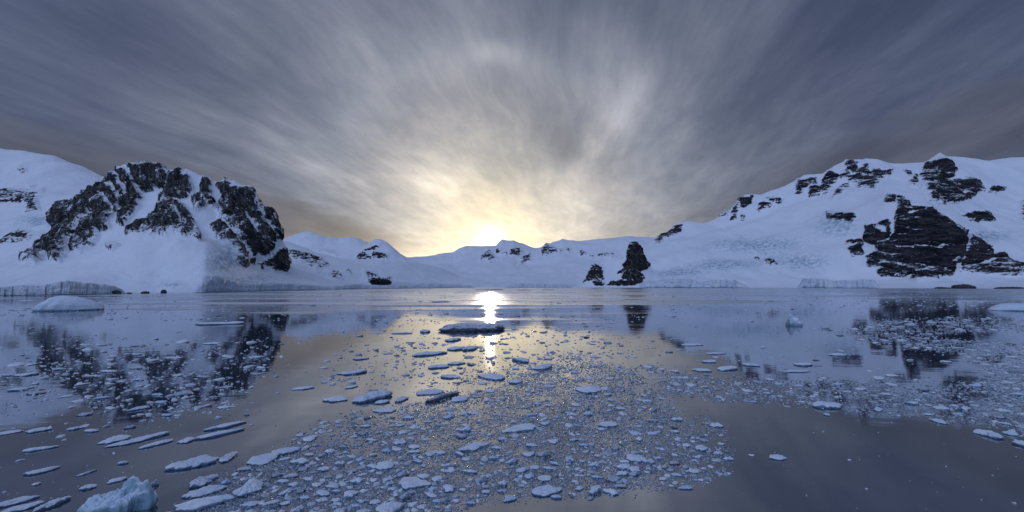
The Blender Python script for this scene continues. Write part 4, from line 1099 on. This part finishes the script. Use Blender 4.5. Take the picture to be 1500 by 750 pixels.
# labels: each floe is told apart by kind, area and its order from the left inside a small cell of that area
WHERE = {
    'pack': lambda x, y: ('the far rim of the central pack' if y < 575 else 'the upper middle of the central pack' if y < 612 else 'the middle of the central pack' if y < 650 else 'the lower middle of the central pack' if y < 690 else 'the near rim of the central pack'),
    'lower pack': lambda x, y: ('the near left pack' if y < 700 else 'the nearest corner of the pack' if y < 725 else 'the bottom edge of the pack'),
    'band': lambda x, y: ('the upper edge of the right band' if y < 575 else 'the middle of the right band' if y < 595 else 'the lower edge of the right band'),
    'field': lambda x, y: ('the far ice field on the right' if y < 500 else 'the ice field by the right edge' if y < 540 else 'the near end of the right ice field'),
    'reflection': lambda x, y: ('the top of the dark massif reflection' if y < 525 else 'the middle of the dark massif reflection' if y < 560 else 'the lower massif reflection'),
    'left water': lambda x, y: 'the blue water left' if y < 520 else 'the water beside the massif reflection',
    'sun path': lambda x, y: 'the bright water under the sun' if y < 510 else 'the bright water just above the pack',
    'far water': lambda x, y: 'the rippled water near the shore', 'right water': lambda x, y: 'the dark smooth water right of centre',
    'lower left': lambda x, y: 'the still water at lower left', 'open': lambda x, y: 'the open water at lower right'}
sz = lambda w: 'broad' if w > 24 else 'middling' if w > 15 else 'small'
ORD = ['leftmost', 'second from left', 'third from left', 'fourth from left', 'fifth from left', 'sixth from left', 'seventh from left', 'eighth from left', 'ninth from left', 'tenth from left', 'eleventh from left', 'twelfth from left']
cells = {}
for it in info:
    x, y, w, nm, kind, o = it
    cells.setdefault((WHERE[nm](x, y), sz(w), kind), []).append(it)
for (where, size, kind), its in cells.items():
    its.sort(key=lambda t: t[0])
    for j, it in enumerate(its):
        if len(its) == 1: lb = 'the one %s %s floe in %s' % (size, kind, where)
        elif j < len(ORD): lb = '%s of the %s %s floes in %s' % (ORD[j], size, kind, where)
        else: lb = '%s %s floe towards the right of %s' % (size, kind, where)
        tag(it[5], lb, 'ice floe', 'ice floes drifting on the water')

def merged(name, items, shapes, mat, label, hfun):
    VV, FF, TT, off = [], [], [], 0
    for x, y, w, tint in items:
        X, Y, wid = dims(x, y, w)
        V, F = shapes[R_.randint(len(shapes))]
        hh = hfun(wid)
        W = rot2(V, R_.normal(0, 0.9), wid / 2, wid / 2 * R_.uniform(0.35, 0.95), hh)
        W = W + np.array([X, Y, 0])
        # bits lie slightly canted
        cx, cy = R_.normal(0, 0.10, 2)
        W[:, 2] += (W[:, 0] - X) * cx + (W[:, 1] - Y) * cy
        VV.append(W); FF.append(F + off); off += len(V)
        TT.append(np.full(len(V), np.clip(tint + R_.normal(0, 0.2), 0, 1)))
    o = new_mesh(name, np.concatenate(VV), np.concatenate(FF), mat, smooth=True)
    at = o.data.attributes.new('tint', 'FLOAT', 'POINT')
    at.data.foreach_set('value', np.concatenate(TT).astype(np.float32))
    tag(o, label, 'floating ice', kind='stuff')
    return o

merged('small_floes', [(x, y, w, t) for x, y, w, nm, t in rest], small, brash, 'countless smaller ice pieces scattered over the water', lambda w: min(0.35, 0.04 + 0.12 * w))

tiny = []
for sd in range(30):
    rs = np.random.RandomState(sd)
    n = 6
    th = np.linspace(0, 2 * np.pi, n, endpoint=False) + rs.uniform(-0.3, 0.3, n)
    r = rs.uniform(0.55, 1, n)
    lo = np.stack([np.cos(th) * r, np.sin(th) * r, np.full(n, -0.3)], 1)
    hi = np.stack([np.cos(th) * r * 0.8, np.sin(th) * r * 0.8, rs.uniform(0.3, 1.0, n)], 1)
    V = np.vstack([lo, hi, [[0, 0, 0.9]]])
    F = [[i, (i + 1) % n, n + (i + 1) % n, n + i] for i in range(n)] + [[n, n + 1, n + 2, 2 * n], [n + 2, n + 3, n + 4, 2 * n], [n + 4, n + 5, n, 2 * n]]
    tiny.append((V, np.array(F)))
bits = []
for pl, n, w0, w1, t, soft in [(PACK, 22000, 1.3, 5.0, 0.50, 9), (CORE, 34000, 1.1, 3.6, 0.42, 6), (FRONT, 5000, 1.5, 6, 0.45, 6), (BAND, 9000, 1.2, 5.5, 0.5, 7), (FIELD, 9500, 1.2, 4.5, 0.65, 5), (LEFTD, 1300, 1.5, 7, 0.85, 0), (LEFTS, 350, 1.5, 5, 0.7, 0),
                               (SUNP, 900, 1.5, 5, 0.40, 0), (FARB, 2600, 1.2, 6, 0.75, 0), (RIGHTS, 250, 1.5, 5, 0.7, 0), (LEFTB, 120, 1.5, 4, 0.6, 0), (OPENB, 60, 1.2, 3, 0.4, 0)]:
    P = sample(pl, n, soft)
    for x, y in P:
        w = w0 + (w1 - w0) * R_.random_sample() ** 2
        if y < 520: w *= 0.8
        bits.append((x, y, w, t))
merged('brash_ice', bits, tiny, brash, 'crushed brash ice filling the gaps between the floes', lambda w: 0.02 + 0.15 * w)
